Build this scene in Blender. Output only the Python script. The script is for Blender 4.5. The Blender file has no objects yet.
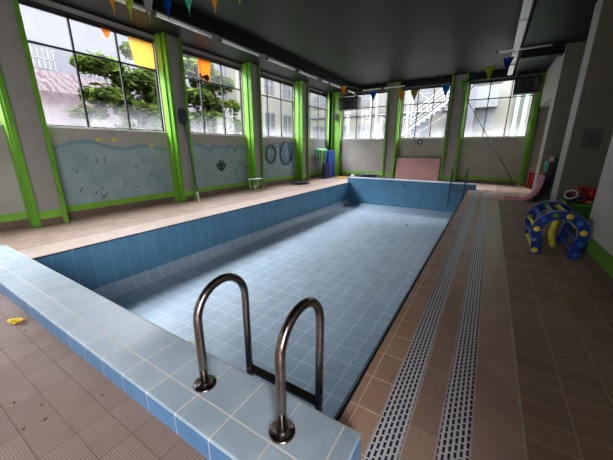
import bpy, bmesh, math, random
from mathutils import Vector, Matrix, noise
random.seed(7)
C = bpy.context.scene.collection
PI = math.pi
V = Vector

# ------------------------------------------------------------------ materials
def new_mat(name):
    m = bpy.data.materials.new(name); m.use_nodes = True
    nt = m.node_tree
    for n in list(nt.nodes): nt.nodes.remove(n)
    out = nt.nodes.new('ShaderNodeOutputMaterial')
    return m, nt, out
def N(nt, kind, **kw):
    n = nt.nodes.new(kind)
    for k, v in kw.items():
        if k == 'ins':
            for i, val in v.items():
                if isinstance(val, bpy.types.NodeSocket): nt.links.new(val, n.inputs[i])
                else: n.inputs[i].default_value = val
        else: setattr(n, k, v)
    return n
def M_(nt, op, a, b=0.0, c=None):
    ins = {0: a, 1: b}
    if c is not None: ins[2] = c
    return N(nt, 'ShaderNodeMath', operation=op, ins=ins).outputs[0]
def mixc(nt, f, a, b, blend='MIX'):
    n = nt.nodes.new('ShaderNodeMix'); n.data_type = 'RGBA'; n.blend_type = blend
    for i, v in ((0, f), (6, a), (7, b)):
        if isinstance(v, bpy.types.NodeSocket): nt.links.new(v, n.inputs[i])
        else: n.inputs[i].default_value = v if i == 0 else (*v, 1) if len(v) == 3 else v
    return n.outputs[2]
def srgb(r, g, b):
    f = lambda c: (c/255/12.92) if c/255 <= .04045 else ((c/255+.055)/1.055)**2.4
    return (f(r), f(g), f(b))
def bsdf(nt, out, col, rough=.6, metal=0.0, bump=None, spec=.5, bdist=.01, bstr=.4):
    b = nt.nodes.new('ShaderNodeBsdfPrincipled')
    for k, v in (('Base Color', col), ('Roughness', rough), ('Metallic', metal), ('Specular IOR Level', spec)):
        if isinstance(v, bpy.types.NodeSocket): nt.links.new(v, b.inputs[k])
        else: b.inputs[k].default_value = (*v, 1) if k == 'Base Color' else v
    if bump is not None:
        bn = N(nt, 'ShaderNodeBump', ins={'Height': bump, 'Strength': bstr, 'Distance': bdist})
        nt.links.new(bn.outputs[0], b.inputs['Normal'])
    nt.links.new(b.outputs[0], out.inputs[0])
    return b
def noise_fac(nt, scale, detail=4, rough=.55, vec=None, lo=.35, hi=.65):
    if vec is None: vec = N(nt, 'ShaderNodeNewGeometry').outputs['Position']
    n = N(nt, 'ShaderNodeTexNoise', ins={'Vector': vec, 'Scale': scale, 'Detail': detail, 'Roughness': rough})
    r = N(nt, 'ShaderNodeMapRange', ins={0: n.outputs[0], 1: lo, 2: hi})
    return r.outputs[0]
def plain(name, col, rough=.6, metal=0.0, var=.12, scale=3.0, spec=.5, bump=0.0):
    m, nt, out = new_mat(name)
    f = noise_fac(nt, scale)
    c = mixc(nt, f, tuple(x*(1-var) for x in col), tuple(min(1, x*(1+var)) for x in col))
    bsdf(nt, out, c, rough, metal, spec=spec, bump=noise_fac(nt, scale*12) if bump else None, bstr=bump)
    return m
def tile_mat(name, col, grout, pu, pv, ou, ov, gw, rough=.25, var=.1, dirt=.25, ribs=None, spec=.5, dirtcol=None, gap_fade=.0):
    """tiles laid out in the surface's own UV, which is in scene units"""
    m, nt, out = new_mat(name)
    uv = N(nt, 'ShaderNodeUVMap', uv_map='UVMap').outputs[0]
    s = N(nt, 'ShaderNodeSeparateXYZ', ins={0: uv})
    U = M_(nt, 'DIVIDE', M_(nt, 'SUBTRACT', s.outputs[0], ou), pu)
    W = M_(nt, 'DIVIDE', M_(nt, 'SUBTRACT', s.outputs[1], ov), pv)
    fu, fw = M_(nt, 'FRACT', U), M_(nt, 'FRACT', W)
    du = M_(nt, 'MULTIPLY', M_(nt, 'MINIMUM', fu, M_(nt, 'SUBTRACT', 1.0, fu)), pu)
    dw = M_(nt, 'MULTIPLY', M_(nt, 'MINIMUM', fw, M_(nt, 'SUBTRACT', 1.0, fw)), pv)
    d = M_(nt, 'MINIMUM', du, dw)
    g = N(nt, 'ShaderNodeMapRange', interpolation_type='SMOOTHSTEP', ins={0: d, 1: gw*.35, 2: gw*.65, 3: 1.0, 4: 0.0}).outputs[0]
    cell = N(nt, 'ShaderNodeCombineXYZ', ins={0: M_(nt, 'FLOOR', U), 1: M_(nt, 'FLOOR', W)}).outputs[0]
    wn = N(nt, 'ShaderNodeTexWhiteNoise', noise_dimensions='2D', ins={0: cell})
    c = mixc(nt, wn.outputs[0], tuple(x*(1-var) for x in col), tuple(min(1, x*(1+var)) for x in col))
    dn = noise_fac(nt, 2.2, 6, .65, lo=.42, hi=.7)
    dc = dirtcol or tuple(x*.55 for x in col)
    c = mixc(nt, M_(nt, 'MULTIPLY', dn, dirt), c, dc)
    f2 = noise_fac(nt, 30, 3, .6)
    c = mixc(nt, M_(nt, 'MULTIPLY', f2, .12), c, tuple(x*.6 for x in col))
    h = M_(nt, 'SUBTRACT', 1.0, g)
    if ribs:
        ru, rv, amp = ribs
        a = M_(nt, 'FRACT', M_(nt, 'DIVIDE', s.outputs[0], ru)); b = M_(nt, 'FRACT', M_(nt, 'DIVIDE', s.outputs[1], rv))
        st = M_(nt, 'MULTIPLY', M_(nt, 'GREATER_THAN', a, .38), M_(nt, 'GREATER_THAN', b, .3))
        h = M_(nt, 'ADD', h, M_(nt, 'MULTIPLY', st, .5))
        c = mixc(nt, M_(nt, 'MULTIPLY', M_(nt, 'SUBTRACT', 1.0, st), amp), c, tuple(x*.35 for x in col))
    c = mixc(nt, g, c, grout)
    ro = M_(nt, 'ADD', M_(nt, 'MULTIPLY', g, .4), rough)
    ro = M_(nt, 'ADD', ro, M_(nt, 'MULTIPLY', dn, .15))
    bsdf(nt, out, c, ro, bump=h, bdist=.002, bstr=.5, spec=spec)
    return m

BLUE = srgb(108, 150, 186)
mt = {}
mt['pool_tile'] = tile_mat('pool_tile', srgb(168, 186, 202), srgb(214, 222, 228), .276, .276, -.585, .13, .011, .3, .06, .25, spec=.4)
mt['pool_wall_tile'] = tile_mat('pool_wall_tile', srgb(92, 142, 174), srgb(112, 160, 188), .283, .283, -.745, 0, .010, .3, .06, .2, spec=.4)
mt['pool_side_tile'] = tile_mat('pool_side_tile', srgb(92, 142, 172), srgb(128, 168, 190), 9.0, .279, -4.5, .088, .009, .3, .06, .2, spec=.4)
mt['coping_tile'] = tile_mat('coping_tile', srgb(180, 193, 202), srgb(222, 216, 208), .283, .29, -.745, .853, .010, .3, .05, .5, dirtcol=srgb(130, 150, 160), spec=.45)
mt['coping_face'] = tile_mat('coping_face', srgb(88, 132, 172), srgb(180, 195, 208), .283, 2.0, -.745, -.9, .009, .3, .08, .15, spec=.4)
mt['deck_ribbed'] = tile_mat('deck_ribbed', srgb(164, 136, 122), srgb(124, 100, 90), .276, .172, -.715, .39, .006, .5, .08, .35, ribs=(.021, .0125, .5), dirtcol=srgb(124, 94, 80), spec=.3)
mt['deck_ribbed_side'] = tile_mat('deck_ribbed_side', srgb(180, 148, 124), srgb(214, 184, 156), .254, .168, .4, .06, .006, .45, .1, .4, ribs=(.0125, .024, .25), dirtcol=srgb(120, 92, 74), spec=.35)
mt['deck_brown'] = tile_mat('deck_brown', srgb(200, 160, 132), srgb(238, 212, 184), 5.0, .284, -3.0, .015, .010, .35, .08, .25, spec=.4)
mt['deck_mid'] = tile_mat('deck_mid', srgb(188, 156, 136), srgb(200, 172, 148), 5.0, .268, -3, .125, .007, .35, .08, .3, spec=.4)
mt['deck_left'] = tile_mat('deck_left', srgb(172, 144, 130), srgb(168, 142, 126), .3, .565, -.05, .1, .008, .35, .08, .5, dirtcol=srgb(142, 114, 98), spec=.4)
mt['base_tile'] = tile_mat('base_tile', srgb(110, 88, 76), srgb(90, 70, 60), .25, .9, 0, -.3, .006, .4, .1, .3)
mt['concrete'] = plain('smooth_screed', srgb(194, 162, 144), .38, var=.14, scale=2.5, spec=.4)
mt['edge_black'] = plain('black_edge_tile', (.006, .007, .012), .6)
mt['edge_brown'] = plain('bullnose_brown', srgb(175, 132, 104), .35, var=.15, scale=20)
mt['grout_line'] = plain('pale_grout', srgb(238, 212, 184), .7)
mt['stone_edge'] = plain('pale_stone', srgb(186, 164, 152), .35, var=.1, scale=4)
mt['green'] = plain('green_paint', srgb(92, 150, 30), .4, var=.1, scale=2)
mt['green_dark'] = plain('green_skirting_paint', srgb(112, 168, 48), .45, var=.12, scale=2)
mt['black'] = plain('black_frame_paint', (.008, .008, .010), .5)
mt['dark_box'] = plain('dark_casing', (.006, .006, .007), .5)
mt['dark_grey'] = plain('dark_grey_plastic', (.05, .05, .055), .5)
mt['white'] = plain('white_paint', srgb(222, 220, 210), .4, var=.05)
mt['tubew'] = plain('milky_diffuser', srgb(246, 246, 238), .2, var=.04)
mt['steel'] = plain('tarnished_steel', (.27, .215, .19), .24, 1.0, var=.2, scale=14)
mt['steel_pale'] = plain('dull_steel', (.10, .12, .14), .35, .8, var=.1)
mt['pillar'] = plain('pillar_paint', srgb(140, 135, 129), .6, var=.06)
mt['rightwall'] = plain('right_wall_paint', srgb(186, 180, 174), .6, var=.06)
mt['alcove_shade'] = plain('alcove_shade_tone', srgb(124, 118, 104), .6, var=.06)  # shade of the right bays, painted in as a darker wall tone
mt['skin'] = plain('fitting_white', srgb(215, 210, 190), .4)

def wall_mat(name, mural):
    m, nt, out = new_mat(name)
    pos = N(nt, 'ShaderNodeNewGeometry').outputs['Position']
    base = mixc(nt, noise_fac(nt, 1.3, 5), srgb(148, 142, 137), srgb(162, 156, 151))
    if mural:
        s = N(nt, 'ShaderNodeSeparateXYZ', ins={0: pos})
        y, z = s.outputs[1], s.outputs[2]
        wv = M_(nt, 'MULTIPLY', M_(nt, 'SINE', M_(nt, 'MULTIPLY', y, 4.3)), .06)
        wv2 = M_(nt, 'MULTIPLY', M_(nt, 'SINE', M_(nt, 'MULTIPLY_ADD', y, 2.1, 1.0)), .05)
        top = M_(nt, 'ADD', M_(nt, 'ADD', wv, wv2), 1.66)
        below = N(nt, 'ShaderNodeMapRange', interpolation_type='SMOOTHSTEP', ins={0: M_(nt, 'SUBTRACT', top, z), 1: -.02, 2: .03}).outputs[0]
        water = mixc(nt, noise_fac(nt, 1.7, 4), srgb(126, 148, 152), srgb(142, 160, 164))
        c = mixc(nt, M_(nt, 'MULTIPLY', below, .95), base, water)
        dist = M_(nt, 'ABSOLUTE', M_(nt, 'SUBTRACT', M_(nt, 'SUBTRACT', top, z), .02))
        line = N(nt, 'ShaderNodeMapRange', interpolation_type='SMOOTHSTEP', ins={0: dist, 1: .015, 2: .06, 3: 1.0, 4: 0.0}).outputs[0]
        c = mixc(nt, M_(nt, 'MULTIPLY', line, .6), c, srgb(74, 128, 152))
        vo = N(nt, 'ShaderNodeTexVoronoi', feature='F1', ins={'Vector': pos, 'Scale': 5.2, 'Randomness': 1.0})
        inside = M_(nt, 'MULTIPLY', M_(nt, 'LESS_THAN', vo.outputs['Distance'], .13), M_(nt, 'GREATER_THAN', M_(nt, 'SUBTRACT', top, z), .12))
        inside = M_(nt, 'MULTIPLY', inside, M_(nt, 'GREATER_THAN', noise_fac(nt, 1.1, 2), .35))
        c = mixc(nt, M_(nt, 'MULTIPLY', inside, .6), c, srgb(60, 88, 104))
    else: c = base
    bsdf(nt, out, c, .7, spec=.3)
    return m
mt['wall'] = wall_mat('painted_wall', False)
mt['mural'] = wall_mat('sea_mural_wall', True)

def ceiling_mat(name, ribs):
    m, nt, out = new_mat(name)
    c = mixc(nt, noise_fac(nt, .9, 6), srgb(15, 20, 17), srgb(22, 25, 21))
    h = None
    if ribs:
        pos = N(nt, 'ShaderNodeNewGeometry').outputs['Position']
        s = N(nt, 'ShaderNodeSeparateXYZ', ins={0: pos})
        a = M_(nt, 'FRACT', M_(nt, 'DIVIDE', s.outputs[0], .085))
        h = M_(nt, 'GREATER_THAN', a, .25)
        c = mixc(nt, M_(nt, 'MULTIPLY', M_(nt, 'SUBTRACT', 1.0, h), .75), c, (.006, .007, .006))
    bsdf(nt, out, c, .5, bump=h, bdist=.01, spec=.22)
    return m
mt['ceiling'] = ceiling_mat('dark_ceiling', False)
mt['soffit'] = ceiling_mat('ribbed_soffit', True)

def pane_mat():
    m, nt, out = new_mat('dusty_pane')
    pos = N(nt, 'ShaderNodeNewGeometry').outputs['Position']
    s = N(nt, 'ShaderNodeSeparateXYZ', ins={0: pos})
    low = N(nt, 'ShaderNodeMapRange', interpolation_type='SMOOTHSTEP', ins={0: s.outputs[2], 1: 2.05, 2: 2.75, 3: .14, 4: .0}).outputs[0]
    hi = N(nt, 'ShaderNodeMapRange', interpolation_type='LINEAR', ins={0: s.outputs[2], 1: 3.66, 2: 3.7, 3: 0.0, 4: .03}).outputs[0]
    f = M_(nt, 'MULTIPLY', M_(nt, 'ADD', low, hi), M_(nt, 'ADD', .6, M_(nt, 'MULTIPLY', noise_fac(nt, 2.5, 5), .6)))
    tr = N(nt, 'ShaderNodeBsdfTransparent', ins={0: (.93, .95, .95, 1)})
    tl = N(nt, 'ShaderNodeBsdfTranslucent', ins={0: (.85, .85, .87, 1)})
    gl = N(nt, 'ShaderNodeBsdfGlossy', ins={0: (1, 1, 1, 1), 'Roughness': .05})
    a = N(nt, 'ShaderNodeMixShader', ins={0: f, 1: tr.outputs[0], 2: tl.outputs[0]})
    b = N(nt, 'ShaderNodeMixShader', ins={0: .04, 1: a.outputs[0], 2: gl.outputs[0]})
    nt.links.new(b.outputs[0], out.inputs[0])
    return m
mt['pane'] = pane_mat()

def cloth_mat(name, col):
    m, nt, out = new_mat(name)
    d = N(nt, 'ShaderNodeBsdfDiffuse', ins={0: (*col, 1)}); t = N(nt, 'ShaderNodeBsdfTranslucent', ins={0: (*col, 1)})
    a = N(nt, 'ShaderNodeMixShader', ins={0: .5, 1: d.outputs[0], 2: t.outputs[0]})
    nt.links.new(a.outputs[0], out.inputs[0]); return m

def grate_mat():
    m, nt, out = new_mat('slotted_drain_plastic')
    uv = N(nt, 'ShaderNodeUVMap', uv_map='UVMap').outputs[0]
    s = N(nt, 'ShaderNodeSeparateXYZ', ins={0: uv})
    U = M_(nt, 'DIVIDE', s.outputs[0], .0285); fu = M_(nt, 'FRACT', U)
    odd = M_(nt, 'MODULO', M_(nt, 'FLOOR', M_(nt, 'ADD', U, 200)), 2.0)
    W = M_(nt, 'ADD', M_(nt, 'DIVIDE', s.outputs[1], .048), M_(nt, 'MULTIPLY', odd, .5)); fw = M_(nt, 'FRACT', W)
    a = M_(nt, 'MULTIPLY', M_(nt, 'GREATER_THAN', fu, .26), M_(nt, 'LESS_THAN', fu, .74))
    b = M_(nt, 'MULTIPLY', M_(nt, 'GREATER_THAN', fw, .1), M_(nt, 'LESS_THAN', fw, .88))
    slot = M_(nt, 'MULTIPLY', a, b)
    c = mixc(nt, slot, srgb(232, 228, 232), (.012, .010, .010))
    # cross rails
    bsdf(nt, out, c, .4, bump=M_(nt, 'SUBTRACT', 1.0, slot), bdist=.006, bstr=.6)
    return m
mt['grate'] = grate_mat()
mt['grate_frame'] = plain('drain_frame_plastic', srgb(205, 190, 180), .45)

# ------------------------------------------------------------------ mesh helpers
class MB:
    def __init__(s): s.bm = bmesh.new(); s.uv = s.bm.loops.layers.uv.new('UVMap'); s.manual = set()
    def face(s, pts, uvs=None, mi=0, smooth=False):
        vs = [s.bm.verts.new(p) for p in pts]
        f = s.bm.faces.new(vs); f.material_index = mi; f.smooth = smooth
        if uvs:
            for l, u in zip(f.loops, uvs): l[s.uv].uv = u
            s.manual.add(f)
        return f
    def box(s, x0, x1, y0, y1, z0, z1, mi=0, M=None):
        P = [V((x, y, z)) for z in (z0, z1) for y in (y0, y1) for x in (x0, x1)]
        if M: P = [M @ p for p in P]
        vs = [s.bm.verts.new(p) for p in P]
        for q in ((0, 2, 3, 1), (4, 5, 7, 6), (0, 1, 5, 4), (2, 6, 7, 3), (0, 4, 6, 2), (1, 3, 7, 5)):
            f = s.bm.faces.new([vs[i] for i in q]); f.material_index = mi
        return s
    def tube(s, pts, r, n=12, mi=0, closed=False, caps=True):
        pts = [V(p) for p in pts]; rings = []; L = len(pts)
        nrm = None
        for i, p in enumerate(pts):
            if closed: t = (pts[(i+1) % L] - pts[i-1]).normalized()
            else: t = (pts[min(i+1, L-1)] - pts[max(i-1, 0)]).normalized()
            if nrm is None:
                nrm = t.cross(V((0, 0, 1)));
                if nrm.length < .1: nrm = t.cross(V((1, 0, 0)))
                nrm.normalize()
            else:
                nrm = (nrm - t*nrm.dot(t)); nrm.normalize()
            b = t.cross(nrm)
            rr = r[i] if isinstance(r, (list, tuple)) else r
            rings.append([s.bm.verts.new(p + (nrm*math.cos(2*PI*k/n) + b*math.sin(2*PI*k/n))*rr) for k in range(n)])
        for i in range(L if closed else L-1):
            A, B = rings[i], rings[(i+1) % L]
            for k in range(n):
                f = s.bm.faces.new((A[k], A[(k+1) % n], B[(k+1) % n], B[k])); f.smooth = True; f.material_index = mi
        if caps and not closed:
            for R in (rings[0], rings[-1]):
                f = s.bm.faces.new(R); f.material_index = mi
        return s
    def cyl(s, a, b, r, n=20, mi=0): return s.tube([a, b], r, n, mi)
    def lathe(s, prof, n=24, M=None, mi=0):
        M = M or Matrix(); rings = []
        for r, z in prof:
            rings.append([s.bm.verts.new(M @ V((r*math.cos(2*PI*k/n), r*math.sin(2*PI*k/n), z))) for k in range(n)])
        for A, B in zip(rings, rings[1:]):
            for k in range(n):
                f = s.bm.faces.new((A[k], A[(k+1) % n], B[(k+1) % n], B[k])); f.smooth = True; f.material_index = mi
        for R in (rings[0], rings[-1]): s.bm.faces.new(R).material_index = mi
        return s
    def prism(s, poly, d0, d1, axis='y', mi=0, smooth=False):
        """closed outline extruded along an axis"""
        def P(u, w, d): return {'y': V((u, d, w)), 'x': V((d, u, w)), 'z': V((u, w, d))}[axis]
        A = [s.bm.verts.new(P(u, w, d0)) for u, w in poly]; B = [s.bm.verts.new(P(u, w, d1)) for u, w in poly]
        n = len(poly)
        s.bm.faces.new(A).material_index = mi; s.bm.faces.new(B[::-1]).material_index = mi
        for k in range(n):
            f = s.bm.faces.new((A[k], B[k], B[(k+1) % n], A[(k+1) % n])); f.material_index = mi; f.smooth = smooth
        return s
    def build(s, name, mat, parent=None, base=None, bevel=0, segs=2, kind=None, label=None, autouv=True):
        bm = s.bm
        bmesh.ops.recalc_face_normals(bm, faces=[f for f in bm.faces if f not in s.manual])
        if autouv:
            for f in bm.faces:
                if f in s.manual: continue
                n = f.normal; a = max(range(3), key=lambda i: abs(n[i]))
                for l in f.loops:
                    c = l.vert.co
                    l[s.uv].uv = (c.x, c.y) if a == 2 else (c.y, c.z) if a == 0 else (c.x, c.z)
        off = V(base) if base is not None else (parent_world(parent) if parent else V((0, 0, 0)))
        inv = V((0, 0, 0)) - off
        for v in bm.verts: v.co += inv
        me = bpy.data.meshes.new(name); bm.to_mesh(me); bm.free()
        for m in (mat if isinstance(mat, (list, tuple)) else [mat]): me.materials.append(mt[m] if isinstance(m, str) else m)
        o = bpy.data.objects.new(name, me); C.objects.link(o)
        if parent: o.parent = parent
        o.location = off - (parent_world(parent) if parent else V((0, 0, 0)))
        if bevel:
            b = o.modifiers.new('bevel', 'BEVEL'); b.width = bevel; b.segments = segs; b.limit_method = 'ANGLE'; b.angle_limit = .7
        if kind: o['kind'] = kind
        if label: o['label'] = label
        return o
def parent_world(o):
    p = V((0, 0, 0))
    while o: p += o.location; o = o.parent
    return p
def tag(o, label, cat, group=None, kind=None):
    o['label'] = label; o['category'] = cat
    if group: o['group'] = group
    if kind: o['kind'] = kind
    return o
def empty(name, loc, label=None, cat=None, group=None, kind=None):
    o = bpy.data.objects.new(name, None); o.empty_display_size = .1; C.objects.link(o); o.location = loc
    if label: tag(o, label, cat, group)
    if kind: o['kind'] = kind
    return o
def copy_tree(o, parent=None):
    c = o.copy(); C.objects.link(c); c.parent = parent
    for ch in [x for x in C.objects if x.parent == o]: copy_tree(ch, c)
    return c
def struct(name, mb, mat, label=None, parent=None, **k):
    o = mb.build(name, mat, parent, **k)
    if not parent: o['kind'] = 'structure'
    if label: o['label'] = label
    return o

# ------------------------------------------------------------------ key dimensions
PX0, PX1 = -5.63, -.58          # pool inner faces
PY0, PY1 = 1.145, 13.1
PZ = -1.05
LX = -8.2                        # left wall face
RX = 1.4                         # right wall face
RX2 = 2.7
FY = 15.8                        # far wall face
BY = -4.5                        # wall behind the viewpoint
CZ, SL, SR = 4.70, 4.55, 4.48
ZS, ZT, ZB = 2.06, 4.38, 3.67    # window sill, head, transom
CH = .15                         # raised pool edge height

# ------------------------------------------------------------------ floors
def slab(name, x0, x1, y0, y1, mat, label, z0=-.12, z1=0.0):
    return struct(name, MB().box(x0, x1, y0, y1, z0, z1), mat, label)
E0 = PX1 + .045
slab('floor', LX, -.37, BY, .70, 'deck_ribbed', 'ribbed brown tiled deck in front of the raised pool edge')
slab('floor', -.37, RX-.999, BY, -1.2, 'deck_ribbed', 'ribbed brown tiled deck')
slab('floor', LX, PX0-.006, .70, FY, 'deck_left', 'pale brown deck between the pool and the window wall')
slab('floor', -.495, -.352, PY0, 13.27, 'deck_brown', 'brown glazed tiles along the pool')
slab('floor', -.37, -.352, -1.2, PY0, 'deck_brown', 'brown glazed tiles along the pool')
slab('floor', -.175, -.027, -1.2, 13.27, 'deck_mid', 'brown tiles between the two drains')
slab('floor', .147, .4, -1.2, 13.27, 'concrete', 'smooth brown screed beside the drains')
slab('floor', .4, RX2, BY, FY, 'deck_ribbed_side', 'dark ribbed tiles along the right wall')
slab('floor', PX0, .4, 13.27, FY, 'concrete', 'brown floor beyond the pool')
# pool edge right: black lip, bullnose and pale grout line
struct('trim_1', MB().box(PX1-.012, PX1+.022, PY0-.1, 13.1, -.09, -.012), 'edge_black', 'black lip tile along the right pool edge')
struct('trim_2', MB().box(PX1+.022, -.503, PY0-.1, 13.27, -.12, -.002), 'deck_brown', 'rounded brown edge tile', bevel=.012)
struct('trim_3', MB().box(-.503, -.495, PY0-.05, 13.27, -.12, .0), 'grout_line', 'pale grout line')
mb = MB(); rnd_ = random.Random(2); yy = -1.2
while yy < 13.2:
    w_ = .004+rnd_.random()*.010; mb.box(.4-w_, .4+w_*.6, yy, yy+.05, -.02, .0015); yy += .05+.02*(rnd_.random() > .7)
struct('trim_26', mb, 'grate_frame', 'ragged pale joint between the screed and the ribbed tiles')
# left pool edge: black lip + pale stone strips
struct('trim_4', MB().box(PX0-.03, PX0+.006, .9, 13.1, -.024, -.004), 'edge_black', 'black lip tile along the left pool edge')
mb = MB()
for i in range(22): mb.box(PX0-.04, PX0+.009, 1.2+i*.565, 1.212+i*.565, -.024, -.003)
struct('trim_5', mb, 'stone_edge', 'pale joints crossing the black lip')
struct('trim_6', MB().box(PX0-.33, PX0-.02, .9, 13.27, -.05, .003), 'stone_edge', 'pale stone strip along the left pool edge', bevel=.004)
struct('trim_7', MB().box(PX0-.62, PX0-.34, .9, 13.27, -.05, .002), 'stone_edge', 'second pale stone strip', bevel=.004)

# ------------------------------------------------------------------ pool basin
def arc(cx, cz, r, a0, a1, n=7): return [(cx+r*math.cos(a0+(a1-a0)*i/n), cz+r*math.sin(a0+(a1-a0)*i/n)) for i in range(n+1)]
def sweep(mb, prof, y0, y1, ny=1, flip=False):
    L = [0.0]
    for a, b in zip(prof, prof[1:]): L.append(L[-1] + math.dist(a, b))
    for i in range(len(prof)-1):
        (xa, za), (xb, zb) = prof[i], prof[i+1]
        pts = [(xa, y0, za), (xa, y1, za), (xb, y1, zb), (xb, y0, zb)]
        uvs = [(L[i], y0), (L[i], y1), (L[i+1], y1), (L[i+1], y0)]
        if flip: pts, uvs = pts[::-1], uvs[::-1]
        mb.face(pts, uvs, smooth=True)
R = .24
left_prof = [(PX0, 0.0)] + arc(PX0+R, PZ+R, R, PI, 1.5*PI, 8)
right_prof = arc(PX1-R, PZ+R, R, 1.5*PI, 2*PI, 8) + [(PX1, 0.0)]
fy1 = 12.0
mb = MB(); sweep(mb, left_prof[1:], PY0, PY1)
# UV for walls: (along y -> u phase, depth -> v)
def basin(name, mb, mat, label, off=-1):
    o = struct(name, mb, mat, label)
    s = o.modifiers.new('weld', 'WELD'); s.merge_threshold = .0005
    return o
basin('floor_pool_cove', mb, 'pool_tile', 'rounded tiled foot of the left pool side')
mb = MB(); sweep(mb, left_prof[:2], PY0, PY1)
basin('wall_pool_left', mb, 'pool_side_tile', 'blue tiled left side of the pool')
mb = MB(); sweep(mb, right_prof, PY0, PY1)
basin('wall_pool_right', mb, 'pool_tile', 'blue tiled right side of the pool', 1)
mb = MB()
mb.face([(PX0+R, PY0+R, PZ), (PX1-R, PY0+R, PZ), (PX1-R, fy1, PZ), (PX0+R, fy1, PZ)], [(PX0+R, PY0+R), (PX1-R, PY0+R), (PX1-R, fy1), (PX0+R, fy1)])
mb.face([(PX0+R, fy1, PZ), (PX1-R, fy1, PZ), (PX1-R, PY1-.04, -.95), (PX0+R, PY1-.04, -.95)], [(PX0+R, fy1), (PX1-R, fy1), (PX1-R, PY1), (PX0+R, PY1)])
mb.face([(PX0+R, PY0, PZ), (PX1-R, PY0, PZ), (PX1-R, PY0+R, PZ), (PX0+R, PY0+R, PZ)], [(PX0+R, PY0), (PX1-R, PY0), (PX1-R, PY0+R), (PX0+R, PY0+R)])
struct('floor_pool', mb, 'pool_tile', 'blue tiled floor of the empty pool')
mb = MB().box(PX0-.1, PX1+.1, PY1, PY1+.12, -1.2, .19)
struct('wall_pool_far', mb, 'pool_wall_tile', 'blue tiled far side of the pool')
mb = MB().box(PX0-.1, PX1+.1, PY0-.12, PY0, -1.2, 0.0)
struct('wall_pool_near', mb, 'pool_wall_tile', 'blue tiled near side of the pool')
# wedge filling the foot of the far side walls
# raised near edge
near = empty('trim_8', (-3.3, .92, 0), kind='structure'); near['label'] = 'raised blue tiled pool edge in the foreground'
MB().box(-6.23, -.367, .699, PY0+.006, 0.0, CH).build('coping', ['coping_tile'], near, bevel=.012, segs=3)
MB().box(-6.232, -.364, .695, .70, 0.0, CH-.014).build('front_tiles', 'coping_face', near, bevel=.003)
MB().box(-.368, -.3645, .70, PY0, 0.0, CH-.014).build('end_tiles', 'coping_face', near)
MB().prism([(-.364, PY0+.0065), (-.392, PY0+.0065), (-.364, PY0-.025)], CH-.012, CH+.0008, 'z').build('chipped_corner', 'stone_edge', near, label='white chipped tile corner')
far = empty('trim_9', (-3.0, 13.3, 0), kind='structure'); far['label'] = 'raised blue tiled pool edge at the far end'
MB().box(-5.74, -.30, 13.085, 13.5, 0.0, .20).build('edge_body', 'pool_wall_tile', far)
MB().box(-5.76, -.28, 13.07, 13.52, .20, .225).build('coping', 'coping_tile', far, bevel=.006)

# pool fittings
def disc(name, x, y, z, r, mat, label, cat, group=None, h=.012, M=None):
    o = MB().lathe([(r*.3, h), (r*.8, h), (r, h*.4), (r, 0)][::-1], 20).build(name, mat, None, base=(0, 0, 0))
    o.location = (x, y, z); tag(o, label, cat, group); return o
for i, (x, y, w) in enumerate([(-3.12, 3.47, 'the one nearest the handrails'), (-3.1, 5.17, 'the middle one of three'), (-3.1, 6.8, 'the farthest of three')]):
    disc('floor_inlet', x, y, PZ, .04, 'skin', 'round white water inlet in the blue pool floor, ' + w, 'pool inlet', 'inlets in the pool floor')
disc('floor_outlet', -2.18, 10.34, PZ, .05, 'dark_grey', 'small dark round cap on the far part of the pool floor', 'drain')
o = MB().lathe([(.045, 0), (.045, .012), (.03, .018), (.005, .018)], 18, Matrix.Translation((-3.05, 13.084, .02)) @ Matrix.Rotation(PI/2, 4, 'X')).build('wall_inlet', 'dark_grey', None, base=(-3.05, 13.08, .02))
tag(o, 'small dark round inlet in the far blue pool wall', 'pool inlet')
o = MB().lathe([(.034, 0), (.034, .012), (.022, .02), (.004, .02)], 18, Matrix.Translation((-1.78, PY0+.012, CH-.03)) @ Matrix.Rotation(-PI/2, 4, 'X')).build('edge_fitting', 'skin', None, base=(-1.78, PY0, CH-.03))
tag(o, 'small white round fitting on the raised pool edge lip beside the left handrail', 'pool fitting')

# leaves and litter
def leaf(name, loc, size, mat, label, cat, rot=0, seed=1, group=None):
    rnd = random.Random(seed); mb = MB()
    n = 9; pts = []
    for i in range(n):
        a = 2*PI*i/n; r = size*(.55+.45*rnd.random())
        pts.append(V((r*math.cos(a)*1.3, r*math.sin(a)*.8, .004+size*.35*abs(math.cos(a))+.2*size*rnd.random())))
    c = V((0, 0, .003))
    for i in range(n): mb.face([c, pts[i], pts[(i+1) % n]], smooth=True)
    for p in list(pts): pass
    o = mb.build(name, mat, None, base=(0, 0, 0))
    so = o.modifiers.new('solid', 'SOLIDIFY'); so.thickness = .0015
    o.location = loc; o.rotation_euler = (0, 0, rot); tag(o, label, cat, group); return o
mt['leafy'] = plain('yellow_leaf', srgb(232, 190, 20), .5, var=.25, scale=40)
mt['leafp'] = plain('pale_leaf', srgb(190, 180, 110), .6)
leaf('fallen_leaf', (-3.6, .60, 0), .075, 'leafy', 'crumpled yellow fallen leaf on the ribbed tiles before the raised pool edge', 'leaf', .5, 3)
leaf('fallen_leaf', (-3.27, 9.5, PZ), .06, 'leafp', 'pale yellowish fallen leaf lying on the far pool floor', 'leaf', .2, 5)
mt['grit'] = plain('black_grit', (.012, .01, .01), .7)
mt['paper'] = plain('white_scrap', srgb(205, 200, 190), .7)
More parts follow.
